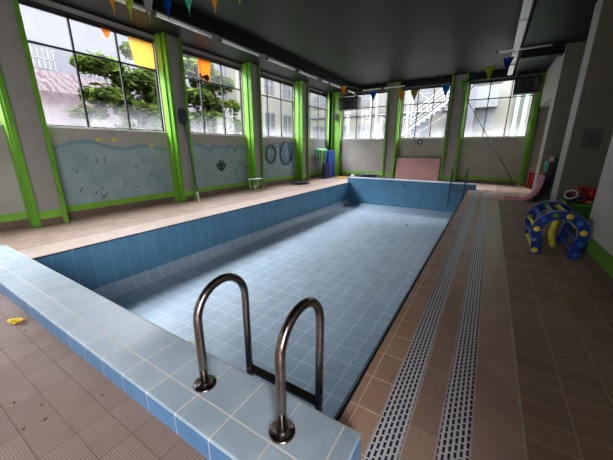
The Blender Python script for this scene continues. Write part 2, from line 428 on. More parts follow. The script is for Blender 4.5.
for i, (x, y, w) in enumerate([(-3.35, .58, 'beside the yellow leaf'), (-2.23, .36, 'left of the middle of the near deck'), (-2.08, .33, 'lower on the near deck'), (-2.4, .27, 'nearest the bottom left'), (-1.98, .60, 'close to the foot of the raised edge'), (-2.11, .24, 'lowest of the crumbs')]):
    leaf('dirt_crumb', (x, y, 0), .009, 'grit', 'tiny black dirt crumb on the near deck, ' + w, 'dirt', i, 20+i, 'dirt crumbs on the near deck')
leaf('dirt_crumb', (-.08, 8.4, 0), .03, 'grit', 'small dark scrap on the brown tiles between the two drains far along', 'dirt', 0, 30)
for i, (x, y, w) in enumerate([(.86, 2.85, 'left one'), (.90, 2.82, 'right one'), (.875, 2.90, 'farther one')]):
    leaf('paper_scrap', (x, y, 0), .008, 'paper', 'tiny white paper scrap on the dark right tiles, ' + w + ' of three', 'scrap', i, 40+i, 'white scraps on the right deck')

# ------------------------------------------------------------------ drains
def drain(x0, x1, y0, y1, label):
    r = empty('floor_drain', ((x0+x1)/2, y0, 0), label, 'drain', 'long slotted floor drains')
    MB().box(x0+.012, x1-.012, y0, y1, -.03, -.003).build('grate', 'grate', r)
    f = MB().box(x0, x0+.012, y0, y1, -.1, .002).box(x1-.012, x1, y0, y1, -.1, .002).box(x0, x1, y0, y1, -.1, -.08)
    f.build('drain_frame', 'grate_frame', r)
drain(-.352, -.175, -1.2, 13.1, 'long pale slotted drain channel, the one nearer the pool')
drain(-.027, .147, -1.2, 13.1, 'long pale slotted drain channel, the one nearer the right wall')

# ------------------------------------------------------------------ handrail ladders
def rail_path(x, y0, y1, z0, ztop, zdown):
    r = (y1-y0)/2; cy = (y0+y1)/2; zc = ztop-r
    p = [(x, y0, z0), (x, y0, z0+.2), (x, y0, zc-.02)]
    p += [(x, cy-r*math.cos(a), zc+r*math.sin(a)) for a in [PI*i/16 for i in range(17)]]
    p += [(x, y1, zc-.05), (x, y1, zc-.4), (x, y1, zdown)]
    return p
lad = empty('pool_ladder', (-1.03, .934, CH), 'tarnished steel pool ladder with two arched handrails standing on the foreground pool edge', 'ladder')
for x in (-1.339, -.73):
    h = MB().tube(rail_path(x, .934, 1.335, CH, .80, -.85), .0265, 16).build('handrail', 'steel', lad)
    MB().lathe([(.072, CH+.0), (.072, CH+.007), (.066, CH+.011), (.038, CH+.013), (.034, CH+.022), (.027, CH+.024)], 28, Matrix.Translation((x, .934, 0))).build('flange', 'steel', lad)
for z in (-.02, -.3, -.58):
    MB().box(-1.339, -.73, 1.305, 1.365, z-.012, z+.012).build('rung', 'steel', lad, bevel=.004)
lad2 = empty('pool_ladder', (-.95, 13.35, .225), 'thin dull steel pool ladder hanging in the far right corner of the pool', 'ladder')
for x in (-1.2, -.69):
    p = rail_path(x, 12.95, 13.35, -.72, .80, .225)
    MB().tube(p, .022, 10).build('handrail', 'steel_pale', lad2)
    MB().lathe([(.06, .225), (.06, .235), (.03, .245)], 16, Matrix.Translation((x, 13.35, 0))).build('flange', 'steel_pale', lad2)
for z in (-.04, -.30, -.57):
    MB().box(-1.2, -.69, 12.92, 12.98, z-.012, z+.012).build('rung', 'steel_pale', lad2, bevel=.004)

# ------------------------------------------------------------------ walls with windows
LW = [(-4.3, -1.45), (-.9, 1.95), (2.5, 5.40), (5.95, 8.72), (9.30, 12.15), (12.80, 15.45)]
PIERS = [(-1.45, -.9), (1.955, 2.52), (5.43, 5.955), (8.75, 9.30), (12.2, 12.80)]
mb = MB(); mu = MB()
mb.box(LX-.11, LX, BY, FY+.11, ZT, 4.9)
edges = [BY] + [v for w in LW for v in w] + [FY+.11]
for i in range(0, len(edges), 2): mb.box(LX-.11, LX, edges[i], edges[i+1], -.1, ZT)
for i, (a, b) in enumerate(LW):
    (mu if i in (2, 3, 4) else mb).box(LX-.11, LX, a, b, -.1, ZS)
wl = struct('wall_left', mb, 'wall', 'left wall with tall steel windows')
WM = struct('wall_left_mural', mu, 'mural', 'left wall below the windows with a faded painted sea')

def window(n, horiz, a, b, plane, skip=None):
    """steel window: three lights wide, a transom near the top"""
    w = empty('window_%d' % n, ((a+b)/2, plane, ZS) if horiz else (plane, (a+b)/2, ZS), kind='structure')
    mb = MB()
    def bar(u0, u1, z0, z1, d0=.05, d1=.10):
        if horiz: mb.box(u0, u1, plane+d0, plane+d1, z0, z1)
        else: mb.box(plane-d1, plane-d0, u0, u1, z0, z1)
    bar(a, a+.04, ZS, ZT); bar(b-.04, b, ZS, ZT); bar(a, b, ZT-.06, ZT); bar(a, b, ZS, ZS+.03)
    bar(a, b, ZB-.018, ZB+.018, .045, .1)
    for k in (1, 2):
        u = a+(b-a)*k/3
        bar(u-.018, u+.018, ZS, ZT, .045, .1)
    mb.build('window_frame', 'black', w)
    mb = MB()
    if horiz: mb.face([(a, plane+.08, ZS), (b, plane+.08, ZS), (b, plane+.08, ZT), (a, plane+.08, ZT)])
    else: mb.face([(plane-.08, a, ZS), (plane-.08, b, ZS), (plane-.08, b, ZT), (plane-.08, a, ZT)])
    mb.build('pane', 'pane', w)
    mb = MB()
    if horiz: mb.box(a, b, plane-.03, plane+.05, ZS-.035, ZS)
    else: mb.box(plane-.05, plane+.03, a, b, ZS-.035, ZS)
    mb.build('window_sill', 'white', w, bevel=.005)
    mb = MB()
    if horiz: mb.box(a-.0, b+.0, plane-.01, plane+.04, ZT-.0, ZT+.03)
    else: mb.box(plane-.04, plane+.01, a, b, ZT-.0, ZT+.03)
    mb.build('head_rail', 'black', w)
    return w
for i, (a, b) in enumerate(LW): window(i+1, False, a, b, LX)

def pier_left(n, y0, y1):
    p = empty('trim_%d' % n, (LX, (y0+y1)/2, 0), kind='structure'); p['label'] = 'green steel post pair with grey infill between the left windows'
    for ya in (y0, y1-.08):
        mb = MB().box(LX+.40, LX+.42, ya, ya+.08, 0, SL).box(LX+.20, LX+.22, ya, ya+.08, 0, SL).box(LX+.22, LX+.40, ya+.04, ya+.055, 0, SL)
        mb.build('post', 'green', p)
    MB().box(LX, LX+.33, y0+.05, y1-.05, 0, SL).build('infill_panel', 'pillar', p)
    MB().box(LX+.33, LX+.34, y0+.08, y1-.08, .15, .31).build('skirting', 'green_dark', p)
    MB().box(LX+.33, LX+.342, y0+.08, y1-.08, 0, .15).build('tile_base', 'base_tile', p)
    MB().box(LX+.0, LX+.20, y0+.0, y0+.05, ZS, SL).box(LX, LX+.20, y1-.05, y1, ZS, SL).build('reveal', 'green_dark', p)
    MB().box(LX+.0, LX+.20, y0+.0, y0+.05, 0, ZS).box(LX, LX+.20, y1-.05, y1, 0, ZS).build('wall_return', 'green_dark', p)
for i, (a, b) in enumerate(PIERS): pier_left(10+i, a, b)
seg = [BY] + [v for w in PIERS for v in w] + [15.5]
for i in range(0, len(seg), 2):
    s_ = empty('baseboard_left', (LX, (seg[i]+seg[i+1])/2, 0), kind='structure')
    MB().box(LX, LX+.014, seg[i], seg[i+1], .155, .30).build('skirting', 'green_dark', s_)
    MB().box(LX, LX+.016, seg[i], seg[i+1], 0, .155).build('tile_base', 'base_tile', s_)

# far wall
FW = [(-7.40, -4.88), (-4.10, -1.98), (-1.22, 1.17)]
mb = MB().box(LX-.11, RX2+.3, FY, FY+.11, ZT, 4.9)
e = [LX-.3] + [v for w in FW for v in w] + [RX2+.3]
for i in range(0, len(e), 2): mb.box(e[i], e[i+1], FY, FY+.11, -.1, ZT)
for a, b in FW: mb.box(a, b, FY, FY+.11, -.1, ZS)
struct('wall_far', mb, 'wall', 'far wall with three steel windows')
for i, (a, b) in enumerate(FW): window(7+i, True, a, b, FY)
def pier_far(n, x0, x1):
    p = empty('trim_%d' % n, ((x0+x1)/2, FY, 0), kind='structure'); p['label'] = 'green edged pier between the far windows'
    for xa in (x0, x1-.09):
        MB().box(xa, xa+.09, FY-.42, FY-.40, 0, CZ-.001).box(xa, xa+.09, FY-.15, FY-.13, 0, CZ-.001).box(xa+.037, xa+.052, FY-.40, FY-.15, 0, CZ-.001).build('post', 'green', p)
    MB().box(x0+.05, x1-.05, FY-.30, FY, 0, CZ-.001).build('infill_panel', 'pillar', p)
    MB().box(x0+.09, x1-.09, FY-.31, FY-.30, .15, .30).build('skirting', 'green_dark', p)
    MB().box(x0, x0+.05, FY-.13, FY, 0, CZ-.001).box(x1-.05, x1, FY-.13, FY, 0, CZ-.001).build('reveal', 'green_dark', p)
pier_far(15, -4.80, -4.18); pier_far(16, -1.93, -1.28)
# corners
p = empty('trim_17', (LX, FY, 0), kind='structure')
MB().box(LX, LX+.30, 15.5, FY, 0, SL).build('infill_panel', 'green_dark', p)
MB().box(LX+.30, LX+.32, 15.48, 15.6, 0, SL).box(LX+.12, LX+.14, 15.48, 15.6, 0, SL).box(LX+.14, LX+.3, 15.50, 15.52, 0, SL).build('post', 'green', p)
MB().box(LX+.3, LX+.75, FY-.12, FY, 0, SL).build('infill_panel', 'green_dark', p)
MB().box(LX+.65, LX+.77, FY-.2, FY-.12, 0, SL).build('post', 'green', p)
p = empty('trim_18', (1.3, FY, 0), kind='structure')
MB().box(1.19, 1.42, FY-.12, FY, 0, SR).build('infill_panel', 'green_dark', p)
MB().box(1.24, 1.36, FY-.22, FY-.12, 0, SR).build('post', 'green', p)
e = [LX+.75, -4.80, -4.18, -1.93, -1.28, 1.2]
for i in range(0, 6, 2):
    s_ = empty('baseboard_far', ((e[i]+e[i+1])/2, FY, 0), kind='structure')
    MB().box(e[i], e[i+1], FY-.014, FY, .16, .31).build('skirting', 'green_dark', s_)
    MB().box(e[i], e[i+1], FY-.016, FY, 0, .16).build('tile_base', 'base_tile', s_)

# right side: near wall, two fins, lintel, outer wall
struct('wall_right', MB().box(RX, RX+.3, -.7, 5.82, 0, SR).box(RX, RX+.3, BY, -.7, 0, .25).box(RX, RX+.3, BY, -.7, 4.2, SR).box(RX, RX+.3, BY, -4.4, .25, 4.2), 'rightwall', 'pale right wall, with an opening added behind the viewpoint to let light in')  # unseen opening behind the camera, added to light the foreground
s_ = empty('baseboard_right', (RX, 3, 0), kind='structure')
MB().box(RX-.014, RX, BY, 5.82, .165, .37).build('skirting', 'green', s_)
MB().box(RX-.016, RX, BY, 5.82, 0, .165).build('tile_base', 'base_tile', s_)
struct('wall_right_outer', MB().box(RX2, RX2+.3, 5.0, FY, 0, SR).box(RX+.3, RX2, 5.0, 5.3, 0, SR), 'alcove_shade', 'back of the alcoves')
for nm, (a, b) in (('trim_19', (8.50, 9.13)), ('trim_20', (11.95, 12.70))):
    p = empty(nm, (RX, a, 0), kind='structure'); p['label'] = 'pale fin pillar on the right'
    MB().box(RX, RX2, a, b, 0, SR).build('pillar_body', 'rightwall', p, bevel=.01)
    MB().box(RX+.008, RX2, a-.006, a, 0, SR).build('shaded_side_face', 'alcove_shade', p, label='side face with shade painted in as dark olive grey')  # thin darker layer paints the shade onto the fin's near side
    MB().box(RX-.004, RX2, a-.012, a, .16, .34).build('skirting', 'green_dark', p)
struct('trim_21', MB().box(RX, RX+.25, 12.70, FY, 3.17, SR), 'rightwall', 'pale lintel over the far right bay')
mb = MB().box(LX-.3, RX2+.3, BY-.3, BY, -.1, .3).box(LX-.3, RX2+.3, BY-.3, BY, 2.8, 4.9)
mb.box(LX-.3, RX2+.3, BY-.3, BY, .3, 2.8)
struct('wall_back', mb, 'wall', 'plain wall behind the viewpoint')
# ------------------------------------------------------------------ ceiling
XL, XR = -6.42, .36
struct('ceiling', MB().box(XL, XR, BY, FY, CZ, CZ+.2), 'ceiling', 'dark painted main ceiling')
struct('ceiling_left', MB().box(LX, XL, BY, FY, SL, CZ+.2), 'soffit', 'dark ribbed lower ceiling strip over the left windows')
struct('ceiling_right', MB().box(XR, RX2, BY, FY, SR, CZ+.2), 'ceiling', 'dark lower ceiling strip over the right bays')
struct('trim_22', MB().box(XR, RX, 12.0, 12.35, 4.25, SR), 'ceiling', 'dark cross beam')
struct('trim_23', MB().box(XL, XR, FY-.2, FY, ZT+.06, CZ), 'ceiling', 'dark beam over the far windows')
struct('trim_24', MB().box(LX+.0, LX+.03, BY, FY, SL-.03, SL-.005), 'black', 'dark rail above the left windows')

# ------------------------------------------------------------------ tube lights
def tube_light(name, a, b, label, group, r=.038, hang=None, flat=False):
    a, b = V(a), V(b); d = (b-a).normalized()
    t = empty(name, (a+b)/2, label, 'ceiling light', group)
    if flat:
        MB().box(a.x-.085, a.x+.085, a.y, b.y, a.z-.015, a.z+.04).build('diffuser', 'tubew', t, bevel=.01)
        MB().box(a.x-.06, a.x+.06, a.y+.05, b.y-.05, a.z+.04, hang).build('housing', 'dark_grey', t)
    else:
        MB().cyl(a+d*.05, b-d*.05, r, 14).build('diffuser', 'tubew', t)
        MB().cyl(a, a+d*.05, r*.9, 12).build('end_cap', 'dark_grey', t)
        MB().cyl(b-d*.05, b, r*.9, 12).build('end_cap', 'dark_grey', t)
        if hang:
            for f in (.15, .85):
                q = a.lerp(b, f); MB().cyl(q+V((0, 0, r*.8)), V((q.x, q.y, hang)), .008, 6).build('hanger', 'black', t)
    return t
ys = [(.95, 2.55), (2.7, 4.28), (4.42, 6.04), (6.28, 7.9), (8.24, 9.86), (10.07, 11.59), (11.85, 12.53), (12.62, 14.35), (14.55, 15.55)]
nth = ['nearest of all', 'behind the yellow-green pennant', 'behind the dark blue pennant', 'the next one beyond the blue pennant', 'over the third left window', 'over the pier after the third window', 'the short one', 'behind the orange far pennant', 'the last one by the far corner']
for (a, b), w in zip(ys, nth):
    tube_light('tube_light', (-6.6, a, 4.385), (-6.6, b, 4.385), 'milky tube light above the left windows, ' + w, 'tube lights over the left windows', .045 if b-a > .8 else .04, SL)
struct('trim_25', MB().box(-6.53, -6.49, BY, FY-.2, 4.42, SL), 'ceiling', 'dark conduit rail beside the tubes')
for (a, b), w in zip([(5.6, 7.2), (7.3, 9.0), (9.15, 11.6), (11.85, 13.3), (13.5, 15.2)], ['nearest', 'second, at the top edge of picture', 'third, in front of the cross beam', 'fourth, behind the dark blue pennant', 'last before the far window']):
    tube_light('tube_light', (.20, a, 4.42), (.20, b, 4.42), 'flat pale ceiling light on the right, ' + w, 'flat lights on the right', flat=True, hang=CZ)
tube_light('tube_light', (-.30, 11.75, 4.46), (1.1, 11.75, 4.46), 'dim cross-wise tube light below the ceiling at upper right', None, .035, None)
MB().cyl((0.0, 11.75, 4.49), (0.0, 11.75, CZ), .008, 6).build('hanger', 'black', bpy.data.objects[[o.name for o in C.objects if o.get('label', '').startswith('dim cross')][0]])
for (a, b), w in zip([(-6.1, -5.05), (-5.0, -3.9)], ['left one', 'right one']):
    tube_light('tube_light', (a, 15.3, 4.44), (b, 15.3, 4.44), 'slim pale tube light over the far left window, ' + w + ' of two end to end', 'tube lights over the far window', .03, CZ)

# ------------------------------------------------------------------ heaters in the far window corners
def heater(x0, x1, z0, z1, label):
    t = empty('air_unit', ((x0+x1)/2, 15.5, z0), label, 'air unit', 'dark air units at the far windows')
    MB().box(x0, x1, 15.42, 15.86, z0, z1).build('casing', 'dark_box', t, bevel=.01)
    g = MB()
    for i in range(9):
        z = z0+.1+i*(z1-z0-.2)/8
        g.box(x0+.28, x1-.3, 15.405, 15.42, z-.012, z+.012)
    g.build('grille', 'black', t)
    for q in (x0+.08, x1-.2): MB().box(q, q+.12, 15.41, 15.42, z0+.08, z1-.08).build('side_panel', 'dark_grey', t)
    for q in (x0+.1, x1-.14): MB().box(q, q+.04, 15.5, 15.54, z1, CZ if -7 < x0 < XR else SL).build('hanger', 'black', t)
heater(-7.48, -6.36, 3.60, 4.22, 'dark boxy air unit mounted in the upper corner of the left far window')
heater(.42, 1.27, 3.72, 4.34, 'dark boxy air unit mounted in the upper right corner of the right far window')
t = empty('loudspeaker', (-7.62, 15.45, 3.2), 'small black loudspeaker on the green corner post below the left air unit', 'speaker')
MB().box(-7.72, -7.54, 15.36, 15.5, 3.05, 3.45).build('cabinet', 'dark_box', t, bevel=.01)
MB().box(-7.70, -7.56, 15.35, 15.362, 3.08, 3.42).build('grille', 'black', t)
MB().box(-7.65, -7.61, 15.5, 15.62, 3.2, 3.26).build('bracket', 'black', t)

# ------------------------------------------------------------------ pennants
def pennant(p, d, w, L, mat, label, group, tilt=0):
    """triangle hanging from its top edge centre p, edge direction d"""
    p = V(p); d = V(d).normalized(); dn = V((0, .0, -1)); nb = d.cross(dn)
    mb = MB(); n = 5; rows = []
    for i in range(n+1):
        f = i/n; hw = w/2*(1-f)
        rows.append([p + d*(u*hw) + dn*(L*f) + nb*(.02*math.sin(f*3+u)+tilt*f) for u in ((-1, 0, 1) if i < n else (0,))])
    for i in range(n-1):
        for k in range(2): mb.face([rows[i][k], rows[i][k+1], rows[i+1][k+1], rows[i+1][k]], smooth=True)
    for k in range(2): mb.face([rows[n-1][k], rows[n-1][k+1], rows[n][0]], smooth=True)
    o = mb.build('pennant', mat, None, base=p)
    so = o.modifiers.new('solid', 'SOLIDIFY'); so.thickness = .003
    tag(o, label, 'pennant', group); return o
cols = dict(orange=srgb(222, 160, 40), lime=srgb(176, 200, 60), grey=srgb(150, 156, 158), blue=srgb(20, 70, 160), teal=srgb(80, 190, 160), sky=srgb(30, 130, 210), olive=srgb(170, 160, 50), green=srgb(110, 190, 90), dteal=srgb(20, 110, 120), dblue=srgb(20, 60, 170))
for k, c in cols.items(): mt['pn_'+k] = cloth_mat('pennant_'+k, c)
mt['string'] = plain('string', srgb(120, 120, 110), .8)
# near string in the plane y=3
near_t = [(-5.506, 3.67), (-5.05, 3.51), (-4.57, 3.39), (-4.12, 3.33), (-3.68, 3.29), (-3.19, 3.22), (-2.765, 3.24)]
nL = .42
spt = [(-6.6, 3.0, 4.34), (-6.0, 3.0, 4.17)] + [(x-.02, 3.0, z+nL) for x, z in near_t] + [(-1.8, 3.0, 3.70), (-.8, 3.0, 3.85), (.4, 3.0, 4.1), (1.4, 3.0, 4.4)]
o = MB().tube(spt, .004, 5).build('pennant_string', 'string', None, base=(-2.6, 3.0, 3.7)); tag(o, 'thin string carrying the near row of pennants across the top of the picture', 'string')
for (x, z), (c, w) in zip(near_t, [('orange', 'mustard'), ('lime', 'yellow-green'), ('grey', 'grey white'), ('blue', 'dark blue'), ('teal', 'mint green'), ('orange', 'golden'), ('lime', 'pale green')]):
    pos = {'mustard': 'leftmost at the top edge of the picture', 'yellow-green': 'second from left at the top edge', 'grey white': 'third from left at the top edge', 'dark blue': 'hanging in front of a tube light at the top edge', 'mint green': 'fifth from left at the top edge', 'golden': 'sixth from left at the top edge', 'pale green': 'only its tip showing at the top edge'}[w]
    pennant((x-.02, 3.0, z+nL), (1, 0, -.15), .31, nL, 'pn_'+c, w + ' pennant, ' + pos, 'near row of pennants')
fx = [(-5.60, 4.07, 'orange', 'mustard', 'leftmost of the far row'), (-4.30, 3.76, 'sky', 'bright blue', 'before the left far window'), (-3.2, 3.68, 'orange', 'gold', 'at the left edge of the middle far window'), (-2.72, 3.66, 'olive', 'olive', 'beside the gold one before the middle far window'),
      (-1.66, 3.72, 'sky', 'bright blue', 'before the right part of the middle far window'), (-1.13, 3.82, 'green', 'light green', 'before the right far pier'), (-.87, 3.93, 'dteal', 'dark teal', 'small dim one near the top of the right pier'), (-.42, 4.13, 'lime', 'yellow-green', 'over the right far window'), (.05, 4.33, 'dblue', 'dark blue', 'rightmost, before the flat ceiling lights')]
fs = [(-6.35, 12.0, 4.45)] + [(x, 12.0, z) for x, z, *_ in fx] + [(.25, 12.0, 4.42)]
o = MB().tube(fs, .006, 5).build('pennant_string', 'string', None, base=(-3, 12.0, 3.7)); tag(o, 'thin string carrying the far row of pennants', 'string')
for x, z, c, w, pos in fx:
    pennant((x, 12.0, z), (1, 0, .1), .30 if c != 'dteal' else .22, .40 if c != 'dteal' else .15, 'pn_'+c, w + ' pennant, ' + pos, 'far row of pennants')

# ------------------------------------------------------------------ cloths in the left windows
def sheet(name, pts, mat, label, cat):
    mb = MB(); mb.prism(pts, LX-.03, LX-.024, 'x'); o = mb.build(name, mat, None, base=(LX-.03, pts[0][0], pts[0][1])); return tag(o, label, cat)
mt['ysheet'] = cloth_mat('yellow_sheet', srgb(255, 222, 150)); mt['osheet'] = cloth_mat('orange_sheet', srgb(255, 190, 100))
sheet('yellow_sheet', [(4.72, 4.32), (5.36, 4.32), (5.36, 3.69), (4.80, 3.69)], 'ysheet', 'yellow translucent sheet filling part of the upper right light of the nearest window', 'sheet')
sheet('orange_rag', [(4.09, 4.32), (4.30, 4.32), (4.27, 4.2), (4.20, 4.12), (4.15, 4.2)], 'osheet', 'small orange rag at the top of the nearest window', 'cloth')
rag = empty('orange_pennant_sheet', (LX-.03, 7.1, 4.3), 'orange translucent cloth with a dark print in the top of the second left window', 'cloth')
MB().prism([(6.80, 4.32), (7.32, 4.32), (7.30, 4.05), (7.24, 3.72), (7.10, 3.68), (6.98, 3.76), (6.86, 3.70), (6.84, 4.0)], LX-.03, LX-.024, 'x').build('cloth', 'osheet', rag)
MB().prism([(6.84, 3.86), (6.88, 3.90), (6.92, 3.80), (7.02, 3.84), (7.14, 3.90), (7.22, 3.84), (7.22, 3.72), (7.10, 3.69), (6.98, 3.77), (6.87, 3.71)], LX-.023, LX-.020, 'x').build('dark_print', 'black', rag)

# ------------------------------------------------------------------ painted figures on the mural
mt['mural_yellow'] = plain('mural_yellow', srgb(196, 180, 60), .7); mt['mural_black'] = plain('mural_black', srgb(22, 34, 44), .7); mt['mural_blue'] = plain('mural_blue', srgb(92, 128, 146), .7)
for (y, z, w) in [(3.58, 1.79, 'leftmost of three'), (3.94, 1.80, 'middle of three'), (4.90, 1.66, 'rightmost of three')]:
    pts = [(y+.06*math.cos(a), z+.045*math.sin(a)) for a in [2*PI*k/12 for k in range(12)]]
    mb = MB().prism(pts, LX, LX+.004, 'x'); mb.prism([(y+.05, z), (y+.10, z+.04), (y+.10, z-.04)], LX, LX+.0035, 'x')
    o = mb.build('painted_fish', 'mural_yellow', None, base=(LX, y, z)); o['label'] = 'small yellow painted fish, ' + w; o.parent = WM
def stroke(pts, r, mat, name, label):
    mb = MB()
    for line in pts:
        for (a, b) in zip(line, line[1:]):
            d = V((0, b[0]-a[0], b[1]-a[1])); n = V((0, -d.z, d.y)).normalized()*r; A = V((LX+.002, *a)); B = V((LX+.002, *b))
            mb.face([A-n, B-n, B+n, A+n])
    o = mb.build(name, mat, None, base=(LX+.002, *pts[0][0])); so = o.modifiers.new('s', 'SOLIDIFY'); so.thickness = .004; so.offset = 0
    o.parent = WM; o['kind'] = 'stuff'; o['label'] = label; return o
cy, cz = 7.42, .97
stroke([[(cy-.22, cz+.08), (cy-.15, cz-.08), (cy, cz-.17), (cy+.15, cz-.08), (cy+.22, cz+.08), (cy+.14, cz+.02), (cy+.1, cz+.12), (cy, cz+.08), (cy-.1, cz+.12), (cy-.14, cz+.02), (cy-.22, cz+.08)],
        [(cy-.12, cz-.02), (cy+.12, cz-.02)], [(cy-.06, cz-.12), (cy-.06, cz+.12)], [(cy+.06, cz-.12), (cy+.06, cz+.12)], [(cy-.1, cz+.16), (cy, cz+.18), (cy+.1, cz+.16)], [(cy, cz-.15), (cy, cz+.1)]], .026, 'mural_black', 'painted_crab', 'black line drawing of a crab-like basket on the wall under the second window')
def bump(y0, y1, z0, h): return [(y0+(y1-y0)*k/8, z0+h*math.sin(PI*k/8)) for k in range(9)]
stroke([bump(7.0, 7.45, 1.45, .28)[:6], bump(7.7, 8.15, 1.5, .2), bump(8.1, 8.7, 1.42, .3)], .03, 'mural_blue', 'painted_wave', 'faded blue painted arcs on the wall under the second window')
stroke([bump(8.15, 8.72, .75, .3), [(8.15, .75), (8.1, .45)]], .025, 'mural_blue', 'painted_wave', 'faded dark painted hoop low on the wall beside the small stool')
stroke([bump(10.3, 11.2, 1.5, .3)], .025, 'mural_blue', 'painted_wave', 'faded blue painted arc behind the hanging rings')
rnd = random.Random(5); mk = []
for k in range(16):
    y = 3.0+rnd.random()*2.2; z = .45+rnd.random()*.9
    a = rnd.random()*PI; l = .03+rnd.random()*.04
    mk.append([(y-l*math.cos(a), z-l*math.sin(a)), (y, z), (y+l*.6, z+l*math.sin(a))])
mk += [[(3.42, .50), (3.50, .40), (3.58, .50)], [(3.50, .40), (3.44, .38)]]
stroke(mk, .008, 'mural_black', 'painted_seaweed', 'scattered dark brush marks on the painted sea under the nearest window')

# ------------------------------------------------------------------ pool net
mt['netblue'] = plain('net_blue', (.008, .014, .03), .6)
t = empty('skimmer_net', (-7.5, 5.76, 0), 'long handled blue pool net leaning against the pier after the first window', 'pool net')
top, foot = V((-7.66, 5.66, 2.28)), V((-7.52, 5.80, .0))
MB().cyl(top, foot.lerp(top, .12), .017, 10).build('pole', 'netblue', t)
MB().cyl(foot.lerp(top, .13), foot, .022, 10).build('grip', 'white', t, label='white lower end of the pole')
yc, zc = 5.64, 2.46
ol = []
for k in range(28):
    a = 2*PI*k/28; cx_, sx_ = math.cos(a), math.sin(a)
    ol.append((yc+.155*math.copysign(abs(cx_)**.6, cx_)*(1.0 if sx_ > 0 else .85), zc+.2*math.copysign(abs(sx_)**.7, sx_)))
MB().tube([(-7.67, y, z) for y, z in ol], .018, 8, closed=True).build('net_frame', 'netblue', t)
MB().prism(ol, -7.672, -7.664, 'x').build('mesh_bag', 'netblue', t)

# ------------------------------------------------------------------ small stool
mt['stoolw'] = plain('stool_paint', srgb(190, 205, 180), .4)
t = empty('low_stool', (-7.5, 8.5, 0), 'small white topped metal stool before the third green pier', 'stool')
MB().box(-7.66, -7.38, 8.18, 8.76, .445, .47).build('seat', 'stoolw', t, bevel=.006)
for x, y in ((-7.64, 8.25), (-7.40, 8.25), (-7.64, 8.70), (-7.40, 8.70)):
    MB().cyl((x, y, 0), (x, y, .445), .012, 8).build('leg', 'stoolw', t)
MB().cyl((-7.64, 8.25, .15), (-7.64, 8.70, .15), .008, 6).build('stretcher', 'stoolw', t)

# ------------------------------------------------------------------ hoops hanging on the wall
mt['hoop_green'] = plain('dark_green_foam', srgb(40, 74, 58), .6); mt['hoop_blue'] = plain('blue_foam', srgb(38, 84, 130), .6); mt['hoop_lblue'] = plain('light_blue_foam', srgb(70, 120, 165), .6)
def hoop(y, z, ry, rz, r, mat, label, x=LX+.06, knob=True):
    t = empty('swim_ring', (x, y, z-rz), label, 'hoop', 'hoops hanging on the left wall')
    pts = [(x+.01*math.sin(3*a), y+ry*math.cos(a)+.01*math.sin(5*a), z+rz*math.sin(a)) for a in [2*PI*k/40 for k in range(40)]]
    MB().tube(pts, r, 8, closed=True).build('ring', mat, t)
    MB().cyl((LX, y, z+rz-r), (LX+.13, y, z+rz-r), .012, 8).build('hook', 'mural_yellow' if knob else 'dark_grey', t)
hoop(10.24, 1.34, .33, .37, .032, 'hoop_green', 'thin dark green ring hanging on the left wall beside the blue rings')
hoop(11.40, 1.35, .44, .50, .035, 'hoop_blue', 'large blue ring hanging on the wall under the third window')
hoop(11.46, 1.33, .36, .40, .03, 'hoop_lblue', 'smaller light blue ring hanging inside the large blue ring', x=LX+.12)
mt['wallblue'] = mt['hoop_blue']
MB2 = MB().cyl((LX+.06, 11.75, 1.84), (LX+.06, 12.1, 1.82), .03, 8).build('foam_stub', 'hoop_blue', None, base=(LX+.06, 11.75, 1.84)); tag(MB2, 'short blue foam stub sticking out beside the top of the large blue ring', 'foam tube')

# hose coil on deck
mt['hose'] = plain('dark_hose', (.02, .025, .035), .5)
pts = [(-7.35+(.30+.01*k/6)*math.cos(k*PI/10), 11.3+(.42+.01*k/6)*math.sin(k*PI/10), .025+.011*(k//20)*2) for k in range(66)]
o = MB().tube(pts, .025, 8).build('hose_coil', 'hose', None, base=(-7.35, 11.3, 0)); tag(o, 'dark coiled hose lying on the left deck before the fourth pier', 'hose')

# ------------------------------------------------------------------ foam mat and noodles in the corner
mt['matblue'] = plain('royal_blue_foam', srgb(24, 62, 158), .55)
mt['matdark'] = plain('navy_foam', srgb(14, 26, 58), .6)
o = MB().box(-7.64, -7.52, 14.45, 15.25, 0, 1.46).build('foam_mat', 'matblue', None, base=(-7.58, 14.85, 0), bevel=.02); tag(o, 'tall royal blue foam mat standing on end by the far left corner', 'mat')
for k, (y0, y1, h) in enumerate([(13.85, 14.40, .80), (13.75, 14.35, .66)]):
    o = MB().box(-7.54+.1*k, -7.46+.1*k, y0, y1, 0, h).build('foam_mat', 'matdark', None, base=(-7.7, y0, 0), bevel=.02)
    tag(o, ['dark navy foam mat under the draped noodles, the one against the wall', 'lower dark navy foam mat leaning in front of the other navy one'][k], 'mat', 'navy mats in the left corner')
stand = MB().cyl((-7.72, 14.15, 0), (-7.72, 14.15, 1.42), .02, 8).cyl((-7.72, 13.7, 1.42), (-7.72, 14.6, 1.42), .02, 8).box(-7.82, -7.62, 13.95, 14.35, 0, .02).build('noodle_rack', 'dark_grey', None, base=(-7.72, 14.15, 0))
tag(stand, 'thin dark rack under the draped foam noodles', 'rack')
ncol = [('green', srgb(60, 150, 70), 13.55), ('teal', srgb(40, 150, 130), 13.75), ('yellow', srgb(200, 200, 60), 13.98), ('green', srgb(80, 170, 60), 14.12), ('teal', srgb(30, 130, 130), 14.28), ('light blue', srgb(80, 170, 190), 14.42)]
